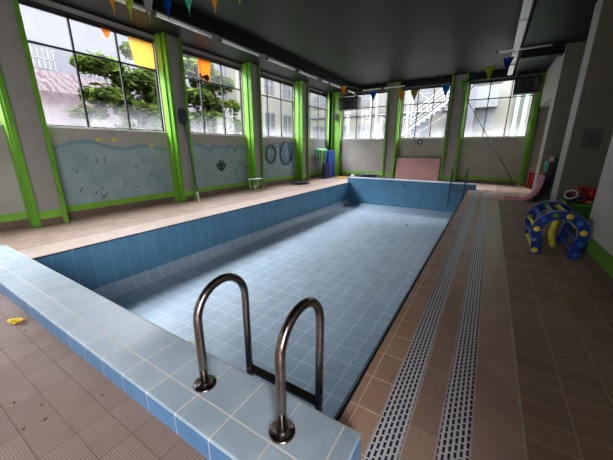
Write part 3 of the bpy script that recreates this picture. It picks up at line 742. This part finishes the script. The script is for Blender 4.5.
for k, (nm, c, y) in enumerate(ncol):
    m = plain('noodle_'+nm+str(k), c, .6)
    h = .50+.12*((k*3) % 4); x = -7.72; top = 1.50
    pts = [(x+.16, y-.16-.03*k, top-h)] + [(x+.15*math.cos(a), y-.10*math.cos(a), top-.08+.11*math.sin(a)) for a in [PI*i/10 for i in range(11)]] + [(x-.17, y+.12, top-h*.9)]
    o = MB().tube(pts, .034, 8).build('foam_noodle', m, None, base=(x, y, top))
    tag(o, nm + ' foam noodle draped over the rack beside the blue mat, ' + ['leftmost', 'second from left', 'the only yellow one', 'right of the yellow one', 'second from the mat', 'nearest the mat'][k], 'foam noodle', 'noodles draped on the rack')
mt['ringy'] = plain('yellow_ring', srgb(220, 190, 60), .5)
o = MB().tube([(-6.75+.2*math.cos(a), 14.7+.33*math.sin(a), .04) for a in [2*PI*k/28 for k in range(28)]], .035, 8, closed=True).build('swim_ring', 'ringy', None, base=(-6.75, 14.7, 0)); tag(o, 'yellow ring lying on the deck by the far left corner', 'hoop')
# bundle of dark things on the far edge
mt['darkblue'] = plain('dark_blue_rubber', srgb(28, 38, 66), .5)
for k, (x, y, z, r, m, l) in enumerate([(-5.62, 13.42, .28, .07, 'white', 'white crumpled float at the left end of the far pool edge'), (-5.45, 13.8, .0, .0, '', '')][:1]):
    o = MB().lathe([(.03, .225), (.09, .25), (.10, .30), (.05, .34), (.01, .35)], 12, Matrix.Translation((x, y, 0))).build('float_ball', m, None, base=(x, y, .225)); tag(o, l, 'float')
for k, (x, l) in enumerate([(-5.3, 'leftmost'), (-5.0, 'middle'), (-4.72, 'rightmost')]):
    pts = [(x+.10*math.cos(a), 14.0+.22*math.sin(a), .035) for a in [2*PI*i/20 for i in range(20)]]
    mb = MB()
    for q in range(5): mb.tube([(px, py, .04+.07*q) for px, py, _ in pts], .036, 8, closed=True)
    o = mb.build('ring_stack', 'darkblue', None, base=(x, 14.0, 0)); tag(o, 'dark blue stack of coiled float line behind the far pool edge, ' + l, 'float line', 'float lines behind the pool')

# ------------------------------------------------------------------ far wall: pink board, vent, leaning pole
mt['pink'] = plain('pink_board', srgb(196, 150, 150), .6, var=.06)
mb = MB(); mb.prism([(15.46, 0), (15.5, 0), (15.62+.0, 1.10), (15.58, 1.10)], -4.12, -2.02, 'x')
o = mb.build('pink_board', 'pink', None, base=(-3.1, 15.5, 0), bevel=.006); tag(o, 'large pink foam board leaning against the far wall under the middle window', 'board')
t = empty('wall_vent', (-3.1, FY, 1.88), 'round grey vent on the far wall under the middle window', 'vent')
Mv = Matrix.Translation((-3.1, FY, 1.88)) @ Matrix.Rotation(PI/2, 4, 'X')
MB().lathe([(.13, 0), (.13, .03), (.09, .04), (.08, .02)], 24, Mv).build('vent_ring', 'dark_grey', t)
MB().lathe([(.05, .0), (.05, .045), (.01, .05)], 16, Mv).build('vent_hub', 'white', t)
t = empty('telescopic_pole', (1.10, 15.3, 0), 'long thin dark pole leaning diagonally across the right far window', 'pole')
a, b = V((1.08, 15.34, .05)), V((-1.18, 15.32, 3.56))
MB().cyl(a, a.lerp(b, .55), .021, 8).build('lower_tube', 'dark_grey', t)
MB().cyl(a.lerp(b, .55), b, .016, 8).build('upper_tube', 'dark_grey', t)
MB().box(1.0, 1.25, 15.26, 15.42, 0, .06).build('brush_head', 'pink', t, bevel=.01, label='pinkish brush head')

# ------------------------------------------------------------------ right bays: curved foam floats
def ribbon(name, path, th, y0, y1, mat, label, group):
    """curved slab: smooth profile in x,z swept in y"""
    P = []
    pts = [V((p[0], p[1])) for p in path]
    for i in range(len(pts)-1):      # catmull-rom
        p0, p1, p2, p3 = pts[max(i-1, 0)], pts[i], pts[i+1], pts[min(i+2, len(pts)-1)]
        for k in range(6):
            u = k/6; P.append(.5*((2*p1)+(p2-p0)*u+(2*p0-5*p1+4*p2-p3)*u*u+(3*p1-p0-3*p2+p3)*u**3))
    P.append(pts[-1]); up, dn = [], []
    for i, p in enumerate(P):
        t = (P[min(i+1, len(P)-1)]-P[max(i-1, 0)]).normalized(); n = V((-t.y, t.x))
        up.append(p+n*th/2); dn.append(p-n*th/2)
    mb = MB()
    A = [[mb.bm.verts.new((p.x, y, p.y)) for p in q] for q, y in ((up, y0), (up, y1), (dn, y1), (dn, y0))]
    for i in range(len(P)-1):
        for k in range(4):
            f = mb.bm.faces.new((A[k][i], A[(k+1) % 4][i], A[(k+1) % 4][i+1], A[k][i+1])); f.smooth = k in (0, 2)
    for i in (0, len(P)-1): mb.bm.faces.new([A[k][i] for k in range(4)])
    o = mb.build(name, mat, None, base=(path[0][0], y0, 0)); tag(o, label, 'foam float', group); return o
mt['f_pink'] = plain('pink_foam', srgb(238, 164, 180), .6); mt['f_teal'] = plain('teal_foam', srgb(76, 190, 168), .6); mt['f_gteal'] = plain('grey_teal_foam', srgb(48, 96, 92), .6)
mt['f_maroon'] = plain('maroon_foam', srgb(110, 46, 62), .6); mt['f_dgreen'] = plain('dark_green_foam_b', srgb(24, 70, 62), .6)
G = 'curved foam floats leaning in the right bay'
ribbon('foam_float', [(.56, .06), (.80, .06), (1.02, .065), (1.20, .14), (1.33, .32), (1.40, .55), (1.42, .80)], .11, 11.10, 11.34, 'f_pink', 'pink foam float lying on the floor and curving up at the right bay', G)
ribbon('foam_float', [(1.08, .037), (1.25, .05), (1.40, .18), (1.49, .42), (1.515, .68), (1.515, .88)], .07, 11.36, 11.62, 'f_gteal', 'grey-teal curved foam float just behind the pink one', G)
ribbon('foam_float', [(1.512, .90), (1.505, 1.0), (1.49, 1.2)], .07, 11.36, 11.60, 'f_teal', 'bright teal foam end piece above the pink float', G)
ribbon('foam_float', [(1.34, .032), (1.47, .12), (1.57, .36), (1.605, .72), (1.60, 1.20)], .06, 11.36, 11.60, 'f_maroon', 'maroon curved foam float between the two greenish ones', G)
ribbon('foam_float', [(1.42, .042), (1.56, .10), (1.67, .36), (1.71, .75), (1.71, 1.32)], .08, 11.36, 11.60, 'f_dgreen', 'dark green curved foam float, outermost by the fin pillar', G)
ribbon('foam_float', [(1.595, 1.22), (1.59, 1.27), (1.585, 1.34)], .07, 11.38, 11.55, 'f_pink', 'small pink foam tip poking up behind the teal float', G)
# red block float
mt['red'] = plain('red_plastic', srgb(190, 30, 24), .4); mt['redd'] = plain('dark_red_plastic', srgb(110, 20, 18), .5)
t = empty('stacking_block', (1.6, 14.9, 0), 'red perforated plastic panel standing in the far right bay', 'plastic panel')
mb = MB()
for i in range(3):
    for j in range(5):
        cx, cz = 1.50+.10*i, .06+.13*j
        mb.tube([(cx+.048*math.cos(a), 14.85, cz+.062*math.sin(a)) for a in [2*PI*k/12 for k in range(12)]], .022, 6, closed=True)
mb.build('ring_grid', 'red', t)
MB().box(1.46, 1.74, 14.87, 14.93, 0, .64).build('back_plate', 'redd', t, bevel=.01)

# green crate and toys
mt['crateg'] = plain('green_crate', srgb(56, 112, 36), .55, var=.1); mt['cratedk'] = plain('dark_green_crate', srgb(14, 44, 24), .55); mt['crate_lt'] = plain('light_green_mat', srgb(110, 170, 62), .55)
t = empty('toy_crate', (1.9, 7.9, 0), 'green toy crate in the right bay behind the blue arch toy', 'crate')
X0, X1, Y0, Y1, H_ = 1.46, 2.25, 7.60, 8.32, .50
MB().box(X0, X1, Y0, Y0+.03, 0, H_).box(X0, X1, Y1-.03, Y1, 0, H_).box(X0, X0+.03, Y0, Y1, 0, H_).box(X0, X1, Y0, Y1, 0, .03).box(X0+.03, X1-.03, Y0+.03, Y1-.03, H_-.16, H_-.12).build('crate_body', 'crateg', t, bevel=.006)
MB().box(1.86, X1, Y0-.012, Y0, .0, H_).build('side_panel', 'cratedk', t, label='dark green panel')
MB().box(X0-.02, X1+.02, Y0-.02, Y0+.05, H_, H_+.03).box(X0-.02, X0+.05, Y0-.02, Y1, H_, H_+.03).build('rim', 'crate_lt', t, label='lighter green rim')
zt = H_-.12
mt['bluep'] = plain('blue_plastic', srgb(30, 80, 150), .4); mt['yelp'] = plain('yellow_plastic', srgb(220, 150, 40), .4)
t = empty('toy_bucket', (1.62, 7.85, H_+.03), 'tilted toy bucket with a white rim and reddish body on the green crate', 'bucket')
Mb = Matrix.Translation((1.56, 7.86, H_+.09)) @ Matrix.Rotation(-.5, 4, 'Y') @ Matrix.Rotation(.75, 4, 'X')
MB().lathe([(.015, 0), (.07, 0), (.098, .16), (.09, .16), (.062, .01), (.012, .012)], 24, Mb).build('bucket_body', 'f_maroon', t)
MB().tube([Mb @ V((.10*math.cos(a), .10*math.sin(a), .165)) for a in [2*PI*k/28 for k in range(28)]], .014, 8, closed=True).build('rim', 'white', t)
def arch_toy(pts, r, name, mat, label, cat, grp=None):
    o = MB().tube(pts, r, 10).build(name, mat, None, base=pts[0]); tag(o, label, cat, grp); return o
G = 'toys heaped in the green crate'
rz = H_+.03
arch_toy([(1.72+.10*math.cos(a), 8.02, rz+.20+.10*math.sin(a)) for a in [PI*k/8 for k in range(-1, 10)]], .03, 'foam_ring', 'red', 'red curved foam toy arching behind the white rimmed bucket', 'toy', G)
arch_toy([(1.66, 7.95, rz+.05), (1.76, 7.93, rz+.11), (1.86, 7.95, rz+.12)], .045, 'toy_boat', 'bluep', 'rounded blue toy right of the tilted bucket', 'toy', G)
arch_toy([(1.75, 7.70, rz+.03), (1.85, 7.68, rz+.04), (1.95, 7.70, rz+.0)], .022, 'toy_spade', 'yelp', 'small orange-yellow toy lying on the front rim of the crate', 'toy', G)
rnd = random.Random(3)
for k in range(11):
    x = 1.72+.045*k; y = 7.82+rnd.random()*.35; z = rz+.02+rnd.random()*.2
    m = ['red', 'redd', 'dark_grey', 'red', 'bluep', 'darkblue'][k % 6]; s = .05+rnd.random()*.03
    Mx = Matrix.Translation((x, y, z+.03)) @ Matrix.Rotation(rnd.random()*3, 4, 'Z') @ Matrix.Rotation(rnd.random()*1.5, 4, 'X')
    if k % 2: mb = MB().lathe([(s*.4, -s), (s, -s*.5), (s, s*.3), (s*.5, s), (s*.1, s)], 12, Mx)
    else: mb = MB().tube([Mx @ V((s*1.4*math.cos(a), s*1.4*math.sin(a), 0)) for a in [2*PI*q/16 for q in range(16)]], s*.4, 8, closed=True)
    o = mb.build('heaped_toy', m, None, base=(x, y, rz))
    tag(o, '%s plastic toy in the heap on the green crate, %s' % ({'red': 'bright red', 'redd': 'dark red', 'dark_grey': 'dark grey', 'bluep': 'blue', 'darkblue': 'dark blue'}[m], ['at the left end', 'near the left end', 'left of the middle', 'just left of the middle', 'in the middle', 'behind the middle', 'just right of the middle', 'right of the middle', 'near the right end', 'close to the right wall', 'at the very right end'][k]), 'toy', G)
# notice on fin pillar
t = empty('notice_sheet', (1.74, 8.49, 1.8), 'small grey notice sheet with a round symbol stuck on the fin pillar', 'notice')
mt['notice'] = plain('notice_grey', srgb(96, 94, 88), .7)
MB().box(1.60, 1.90, 8.483, 8.488, 1.6, 1.98).build('sheet', 'notice', t)
MB().tube([(1.755+.05*math.cos(a), 8.482, 1.76+.05*math.sin(a)) for a in [.6+1.6*PI*k/14 for k in range(15)]], .010, 6).build('symbol', 'dark_grey', t)

# ------------------------------------------------------------------ blue arch toy
mt['archblue'] = plain('deep_blue_foam', srgb(16, 50, 142), .4, var=.08); mt['archlite'] = plain('pale_edge', srgb(150, 165, 200), .5)
mt['ay'] = plain('yellow_foam', srgb(244, 224, 50), .4); mt['ab'] = plain('mid_blue_foam', srgb(46, 108, 198), .4); mt['ag'] = plain('green_foam', srgb(60, 140, 60), .4)
CX, CZ_, RO, RI = 1.045, .37, .342, .205
def horseshoe(r, foot_in, zc=CZ_):
    pts = []
    for k in range(29):
        a = -.42+(PI+.84)*k/28; pts.append((CX+r*math.cos(a), zc+r*math.sin(a)))
    return pts
outer = horseshoe(RO, 0); inner = horseshoe(RI, 0)
def arch_poly():
    o = [(CX+RO-.055, 0.0)] + outer + [(CX-RO+.055, 0.0)]
    i = [(CX-RO+.055+.135, 0.0)] + inner[::-1] + [(CX+RO-.055-.135, 0.0)]
    return o, i
t = empty('arch_climber', (CX, 5.88, 0), 'blue foam arch tunnel toy with yellow, green and blue pegs by the right wall', 'foam toy')
YF, YB = 5.50, 6.42
for y0, nm in ((YF, 'front'), (YB, 'back')):
    o_, i_ = arch_poly(); mb = MB(); th = .06
    vo = [[mb.bm.verts.new((x, y, z)) for x, z in o_] for y in (y0, y0+th)]
    vi = [[mb.bm.verts.new((x, y, z)) for x, z in i_[::-1]] for y in (y0, y0+th)]
    n = len(o_)
    for k in range(n-1):
        mb.bm.faces.new((vo[0][k], vo[0][k+1], vi[0][k+1], vi[0][k])); mb.bm.faces.new((vo[1][k], vi[1][k], vi[1][k+1], vo[1][k+1]))
        for q in (mb.bm.faces.new((vo[0][k], vo[1][k], vo[1][k+1], vo[0][k+1])), mb.bm.faces.new((vi[0][k], vi[0][k+1], vi[1][k+1], vi[1][k]))): q.smooth = True
    for k in (0, n-1): mb.bm.faces.new((vo[0][k], vi[0][k], vi[1][k], vo[1][k]))
    mb.build('arch', 'archblue', t, bevel=.008)
    ed = MB().tube([(x, y0+.004, z) for x, z in o_[2:-1]], .005, 5).tube([(x, y0+.004, z) for x, z in i_[1:-1]], .005, 5)
    ed.build('edge_line', 'archlite', t, label='pale edge line')
    if nm == 'front':
        pegs = [(.800, .06, 'ay'), (.775, .22, 'ab'), (.772, .40, 'ay'), (.835, .55, 'ab'), (.965, .632, 'ag'), (1.12, .632, 'ay'), (1.245, .55, 'ab'), (1.312, .41, 'ay'), (1.315, .24, 'ab'), (1.29, .07, 'ab')]
for x, z, m in pegs:
    lab = {'ay': 'yellow peg', 'ab': 'mid blue peg', 'ag': 'green peg'}[m]
    mb = MB().cyl((x, YF+.055, z), (x, YB+.005, z), .030, 12)
    for y in (YF, YB): mb.lathe([(.012, .020), (.034, .018), (.044, .006), (.044, 0)], 18, Matrix.Translation((x, y+.001, z)) @ Matrix.Rotation(PI/2, 4, 'X'))
    mb.build('peg', m, t, label=lab)
o = MB().tube([(1.10+.0-.06*math.sin(PI*k/10), 5.98, .035+.50*k/10) for k in range(11)], .045, 12).build('foam_noodle', 'ay', None, base=(1.1, 5.98, 0)); tag(o, 'fat yellow foam noodle standing curved inside the blue arch toy', 'foam noodle')

# ------------------------------------------------------------------ outside
mt['ground'] = plain('yard_ground', (.10, .10, .09), .9)
struct('ground_outside', MB().box(-60, 40, -30, 90, -1.7, -1.5), 'ground', 'yard outside the building')
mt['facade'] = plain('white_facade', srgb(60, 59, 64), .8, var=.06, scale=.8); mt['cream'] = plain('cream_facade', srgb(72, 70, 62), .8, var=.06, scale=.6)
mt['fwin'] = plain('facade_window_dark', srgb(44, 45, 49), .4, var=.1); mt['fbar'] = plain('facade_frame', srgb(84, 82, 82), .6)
mt['pistachio'] = plain('pistachio_paint', srgb(96, 150, 118), .7); mt['balc'] = plain('balcony_grey', srgb(70, 72, 74), .8); mt['brickp'] = plain('pinkish_plaster', srgb(140, 112, 98), .8)  # balcony colour is one even dark grey
def graffiti():
    m, nt, out = new_mat('graffiti_wall')
    f = noise_fac(nt, 1.6, 6, .7, lo=.44, hi=.56)
    w = N(nt, 'ShaderNodeTexWave', wave_type='RINGS', ins={'Scale': 1.1, 'Distortion': 14.0, 'Detail': 3.0, 'Vector': N(nt, 'ShaderNodeNewGeometry').outputs['Position']})
    s = N(nt, 'ShaderNodeSeparateXYZ', ins={0: N(nt, 'ShaderNodeNewGeometry').outputs['Position']})
    line = M_(nt, 'LESS_THAN', w.outputs[0], .22)
    up = M_(nt, 'GREATER_THAN', s.outputs[2], 4.45)
    c = mixc(nt, f, srgb(38, 20, 24), srgb(52, 38, 42))
    c2 = mixc(nt, M_(nt, 'MULTIPLY', line, .8), srgb(74, 64, 67), srgb(46, 20, 25))
    bsdf(nt, out, mixc(nt, up, c, c2), .8); return m
mt['graffiti'] = graffiti()
b = empty('apartment_building', (-20.5, 6, -1.5), 'white building with grey windows above a red painted wall outside the nearest left window', 'building')
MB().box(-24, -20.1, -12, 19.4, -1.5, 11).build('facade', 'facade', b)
MB().box(-20.1, -20.0, -12, 11.0, -1.5, 5.42).build('painted_wall', 'graffiti', b, label='red and white painted lower wall')
for k in range(9):
    y0 = -6.3+k*2.1 if k < 6 else -6.3+k*2.1
    for z0 in (5.5, 8.4):
        w = MB().box(-20.16, -20.09, y0, y0+1.15, z0, z0+.95).build('window', 'fwin', b)
        g = MB()
        for q in range(6): g.box(-20.09, -20.06, y0+q*.22, y0+q*.22+.05, z0, z0+.95)
        g.box(-20.09, -20.06, y0, y0+1.15, z0+.45, z0+.5)
        g.build('window_bar', 'fbar', w)
b = empty('apartment_building', (-20, 28, -1.5), 'cream building with rows of windows outside the third and fourth left windows', 'building')
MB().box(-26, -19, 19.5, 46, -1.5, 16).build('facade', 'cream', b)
for k in range(9):
    for z0 in (3.2, 6.6, 10.0):
        w = MB().box(-19.02, -18.96, 20.3+k*2.9, 21.7+k*2.9, z0, z0+1.7).build('window', 'fwin', b)
        MB().box(-18.97, -18.93, 20.97+k*2.9, 21.03+k*2.9, z0, z0+1.7).box(-18.97, -18.93, 20.3+k*2.9, 21.7+k*2.9, z0+.8, z0+.86).build('window_bar', 'fbar', w)
    MB().box(-19.02, -18.9, 20.0+k*2.9, 22.0+k*2.9, 2.7, 3.1).build('balcony', 'facade', b)
b = empty('apartment_building', (-11, 31, -1.5), 'pale cream building seen through the left and middle far windows', 'building')
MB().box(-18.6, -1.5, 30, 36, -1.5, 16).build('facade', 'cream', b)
for k in range(6):
    for z0 in (2.6, 5.7, 8.8):
        x0 = -17.6+k*2.7
        w = MB().box(x0, x0+1.5, 29.96, 30.04, z0, z0+1.3).build('window', 'fwin', b)
        MB().box(x0+.72, x0+.78, 29.93, 29.97, z0, z0+1.3).box(x0, x0+1.5, 29.93, 29.97, z0+.6, z0+.66).build('window_bar', 'fbar', w)
MB().box(-18.6, -1.5, 29.8, 30, 4.75, 5.0).build('string_course', 'facade', b)
b = empty('apartment_building', (0, 26, -1.5), 'pale building with a dark balcony and pistachio pilasters seen through the right far window', 'building')
MB().box(-1.4, 6, 25.6, 31, -1.5, 16).build('facade', 'cream', b)
MB().box(-2.0, -1.4, 24.6, 25.9, -1.5, 16).build('white_pier', 'facade', b)
MB().box(-1.4, -.1, 24.6, 25.6, 4.3, 5.0).box(-1.4, -.1, 24.6, 24.7, 5.0, 5.6).build('balcony', 'balc', b, label='dark grey balcony')
MB().box(-1.4, .1, 25.5, 25.62, .6, 2.3).build('painted_panel', 'brickp', b, label='pinkish plaster panel')
MB().box(-1.4, -.2, 25.5, 25.62, 2.9, 4.3).build('recess', 'balc', b, label='dark recess')
for x in (.95, 1.42, 2.2): MB().box(x, x+.2, 25.35, 25.6, -1.5, 6.3).build('pilaster', 'pistachio', b, label='pistachio green pilaster')
MB().box(.8, 3.2, 25.2, 25.6, 6.3, 6.6).build('cornice', 'brickp', b)
# fire stair
mt['stairw'] = plain('white_stair_metal', srgb(104, 104, 107), .5)
t = empty('fire_stair', (-4, 22, -1.5), 'white metal outside staircase climbing to the right beyond the middle far window', 'staircase')
def beam(mb, a, b, w): mb.tube([a, b], w, 4)
for y in (21.6, 22.6):
    mb = MB(); beam(mb, (-8.2, y, .4), (-1.6, y, 5.3), .11); mb.build('stringer', 'stairw', t)
    mb = MB(); beam(mb, (-8.2, y, 1.5), (-1.6, y, 6.4), .045); beam(mb, (-8.2, y, .95), (-1.6, y, 5.85), .03); mb.build('handrail', 'stairw', t)
    for k in range(7):
        x = -8.0+k*1.0; z = .4+(x+8.2)*.742
        mb = MB(); beam(mb, (x, y, z), (x, y, z+1.15), .03); mb.build('baluster', 'stairw', t)
for k in range(22):
    x = -8.1+k*.3; z = .4+(x+8.2)*.742
    MB().box(x, x+.28, 21.6, 22.6, z+.1, z+.14).build('tread', 'stairw', t)
for x in (-7.8, -5.2, -2.6):
    for y in (21.5, 22.7): MB().box(x-.07, x+.07, y-.07, y+.07, -1.5, 8.0).build('post', 'stairw', t)
for z0 in (7.2, 4.0):
    mb = MB(); beam(mb, (-8, 22.9, z0), (-2.4, 22.9, z0+.1), .06); beam(mb, (-7.8, 22.9, z0), (-2.6, 22.9, z0-3.4), .03); beam(mb, (-2.6, 22.9, z0), (-7.8, 22.9, z0-3.4), .03); mb.build('cross_brace', 'stairw', t)
MB().box(-2.7, 0.0, 21.6, 22.7, 5.35, 5.5).build('landing', 'stairw', t)
# corrugated pale door column beyond the stair
# trees
def foliage_mat():
    m, nt, out = new_mat('tree_leaves')
    f = noise_fac(nt, 2.2, 3, lo=.3, hi=.7)
    c = mixc(nt, f, srgb(27, 38, 23), srgb(82, 96, 38))
    d = N(nt, 'ShaderNodeBsdfDiffuse', ins={0: c}); tl = N(nt, 'ShaderNodeBsdfTranslucent', ins={0: c})
    a = N(nt, 'ShaderNodeMixShader', ins={0: .35, 1: d.outputs[0], 2: tl.outputs[0]})
    nt.links.new(a.outputs[0], out.inputs[0]); return m
mt['leaves'] = foliage_mat(); mt['bark'] = plain('bark', srgb(92, 80, 68), .9)
def tree(x, y, h, blobs, label, seed):
    rnd = random.Random(seed); t = empty('leafy_tree', (x, y, -1.5), label, 'tree', 'trees outside the left windows')
    mb = MB().tube([(x, y, -1.5), (x+.1, y+.05, h*.4), (x, y+.1, h*.75)], [.2, .15, .06], 8)
    fl = MB()
    for bx, by, bz, r, n in blobs:
        mb.tube([(x, y, h*.25), ((x+bx)/2, (y+by)/2, (h*.25+bz)/2+.2), (bx, by, bz)], [.08, .05, .02], 6)
        for i in range(n):
            d = V((rnd.gauss(0, 1), rnd.gauss(0, 1), rnd.gauss(0, .32))); d = d.normalized()*(rnd.random()**.45); d.z *= .55
            c = V((bx, by, bz)) + V((d.x*r, d.y*r, d.z*r))
            s = .07+rnd.random()*.07; u = V((rnd.gauss(0, 1), rnd.gauss(0, 1), rnd.gauss(0, .4))).normalized(); w = u.cross(V((rnd.gauss(0, .4), rnd.gauss(0, .4), 1))).normalized()
            fl.face([c-u*s*1.6, c-w*s, c+u*s*1.6, c+w*s])
    mb.build('trunk', 'bark', t); fl.build('foliage', 'leaves', t)
tree(-13.5, 7.6, 4.2, [(-13.5, 6.4, 4.7, .8, 1100), (-13.3, 7.8, 4.3, 1.0, 1300), (-13.6, 6.6, 3.6, .9, 1100), (-13.2, 7.6, 3.1, .9, 1100), (-13.7, 8.9, 3.6, 1.0, 1200), (-13.8, 5.9, 2.9, .6, 600), (-13.5, 8.6, 2.5, .9, 1000), (-13.4, 8.8, 4.8, .7, 600), (-13.6, 9.0, 4.2, .8, 900), (-13.3, 7.2, 2.3, .7, 700), (-13.5, 8.3, 5.6, .8, 800)], 'leafy green tree across the right half of the nearest left window', 1)
tree(-13.2, 11.6, 5.5, [(-13.2, 10.6, 5.4, 1.0, 1300), (-13.2, 11.8, 4.9, 1.1, 1400), (-13.4, 10.5, 4.1, 1.1, 1400), (-13.1, 12.2, 3.8, 1.0, 1300), (-13.2, 11.0, 3.0, 1.2, 1500), (-13.2, 12.9, 2.8, .9, 1100), (-13.5, 11.0, 6.2, 1.0, 1000)], 'dense green tree filling the second left window', 2)

# ------------------------------------------------------------------ light
W = bpy.data.worlds.new('overcast_sky'); bpy.context.scene.world = W; W.use_nodes = True
nt = W.node_tree
bg = nt.nodes['Background']
tc = N(nt, 'ShaderNodeTexCoord').outputs['Generated']
sp = N(nt, 'ShaderNodeSeparateXYZ', ins={0: tc})
f = N(nt, 'ShaderNodeMapRange', ins={0: sp.outputs[2], 1: -.05, 2: .8}).outputs[0]
nt.links.new(mixc(nt, f, (1.0, .98, .98), (2.6, 2.75, 3.0)), bg.inputs[0])
bg.inputs[1].default_value = 2.0
def portal(loc, rot, sx, sy):
    l = bpy.data.lights.new('window_portal', 'AREA'); l.shape = 'RECTANGLE'; l.size = sx; l.size_y = sy; l.cycles.is_portal = True
    o = bpy.data.objects.new('window_portal', l); C.objects.link(o); o.location = loc; o.rotation_euler = rot
for a, b in LW: portal((LX-.31, (a+b)/2, (ZS+ZT)/2), (0, -PI/2, 0), ZT-ZS, b-a)
for a, b in FW: portal(((a+b)/2, FY+.31, (ZS+ZT)/2), (-PI/2, 0, 0), b-a, ZT-ZS)

portal((RX+.31, -2.55, 2.22), (0, PI/2, 0), 3.95, 3.7)  # portal for the added opening in the right wall
# ------------------------------------------------------------------ camera
cam = bpy.data.cameras.new('camera'); co = bpy.data.objects.new('camera', cam); C.objects.link(co)
cam.sensor_fit = 'HORIZONTAL'; cam.sensor_width = 36; cam.lens = 288.0/613*36; cam.clip_start = .05; cam.clip_end = 300
co.location = (0, 0, 1.6)
co.rotation_euler = (PI/2-math.radians(15.92), 0, math.radians(31.73))
bpy.context.scene.camera = co
vs = bpy.context.scene.view_settings
vs.view_transform = 'Standard'; vs.look = 'None'; vs.gamma = 1; vs.exposure = 2.5; vs.use_curve_mapping = False
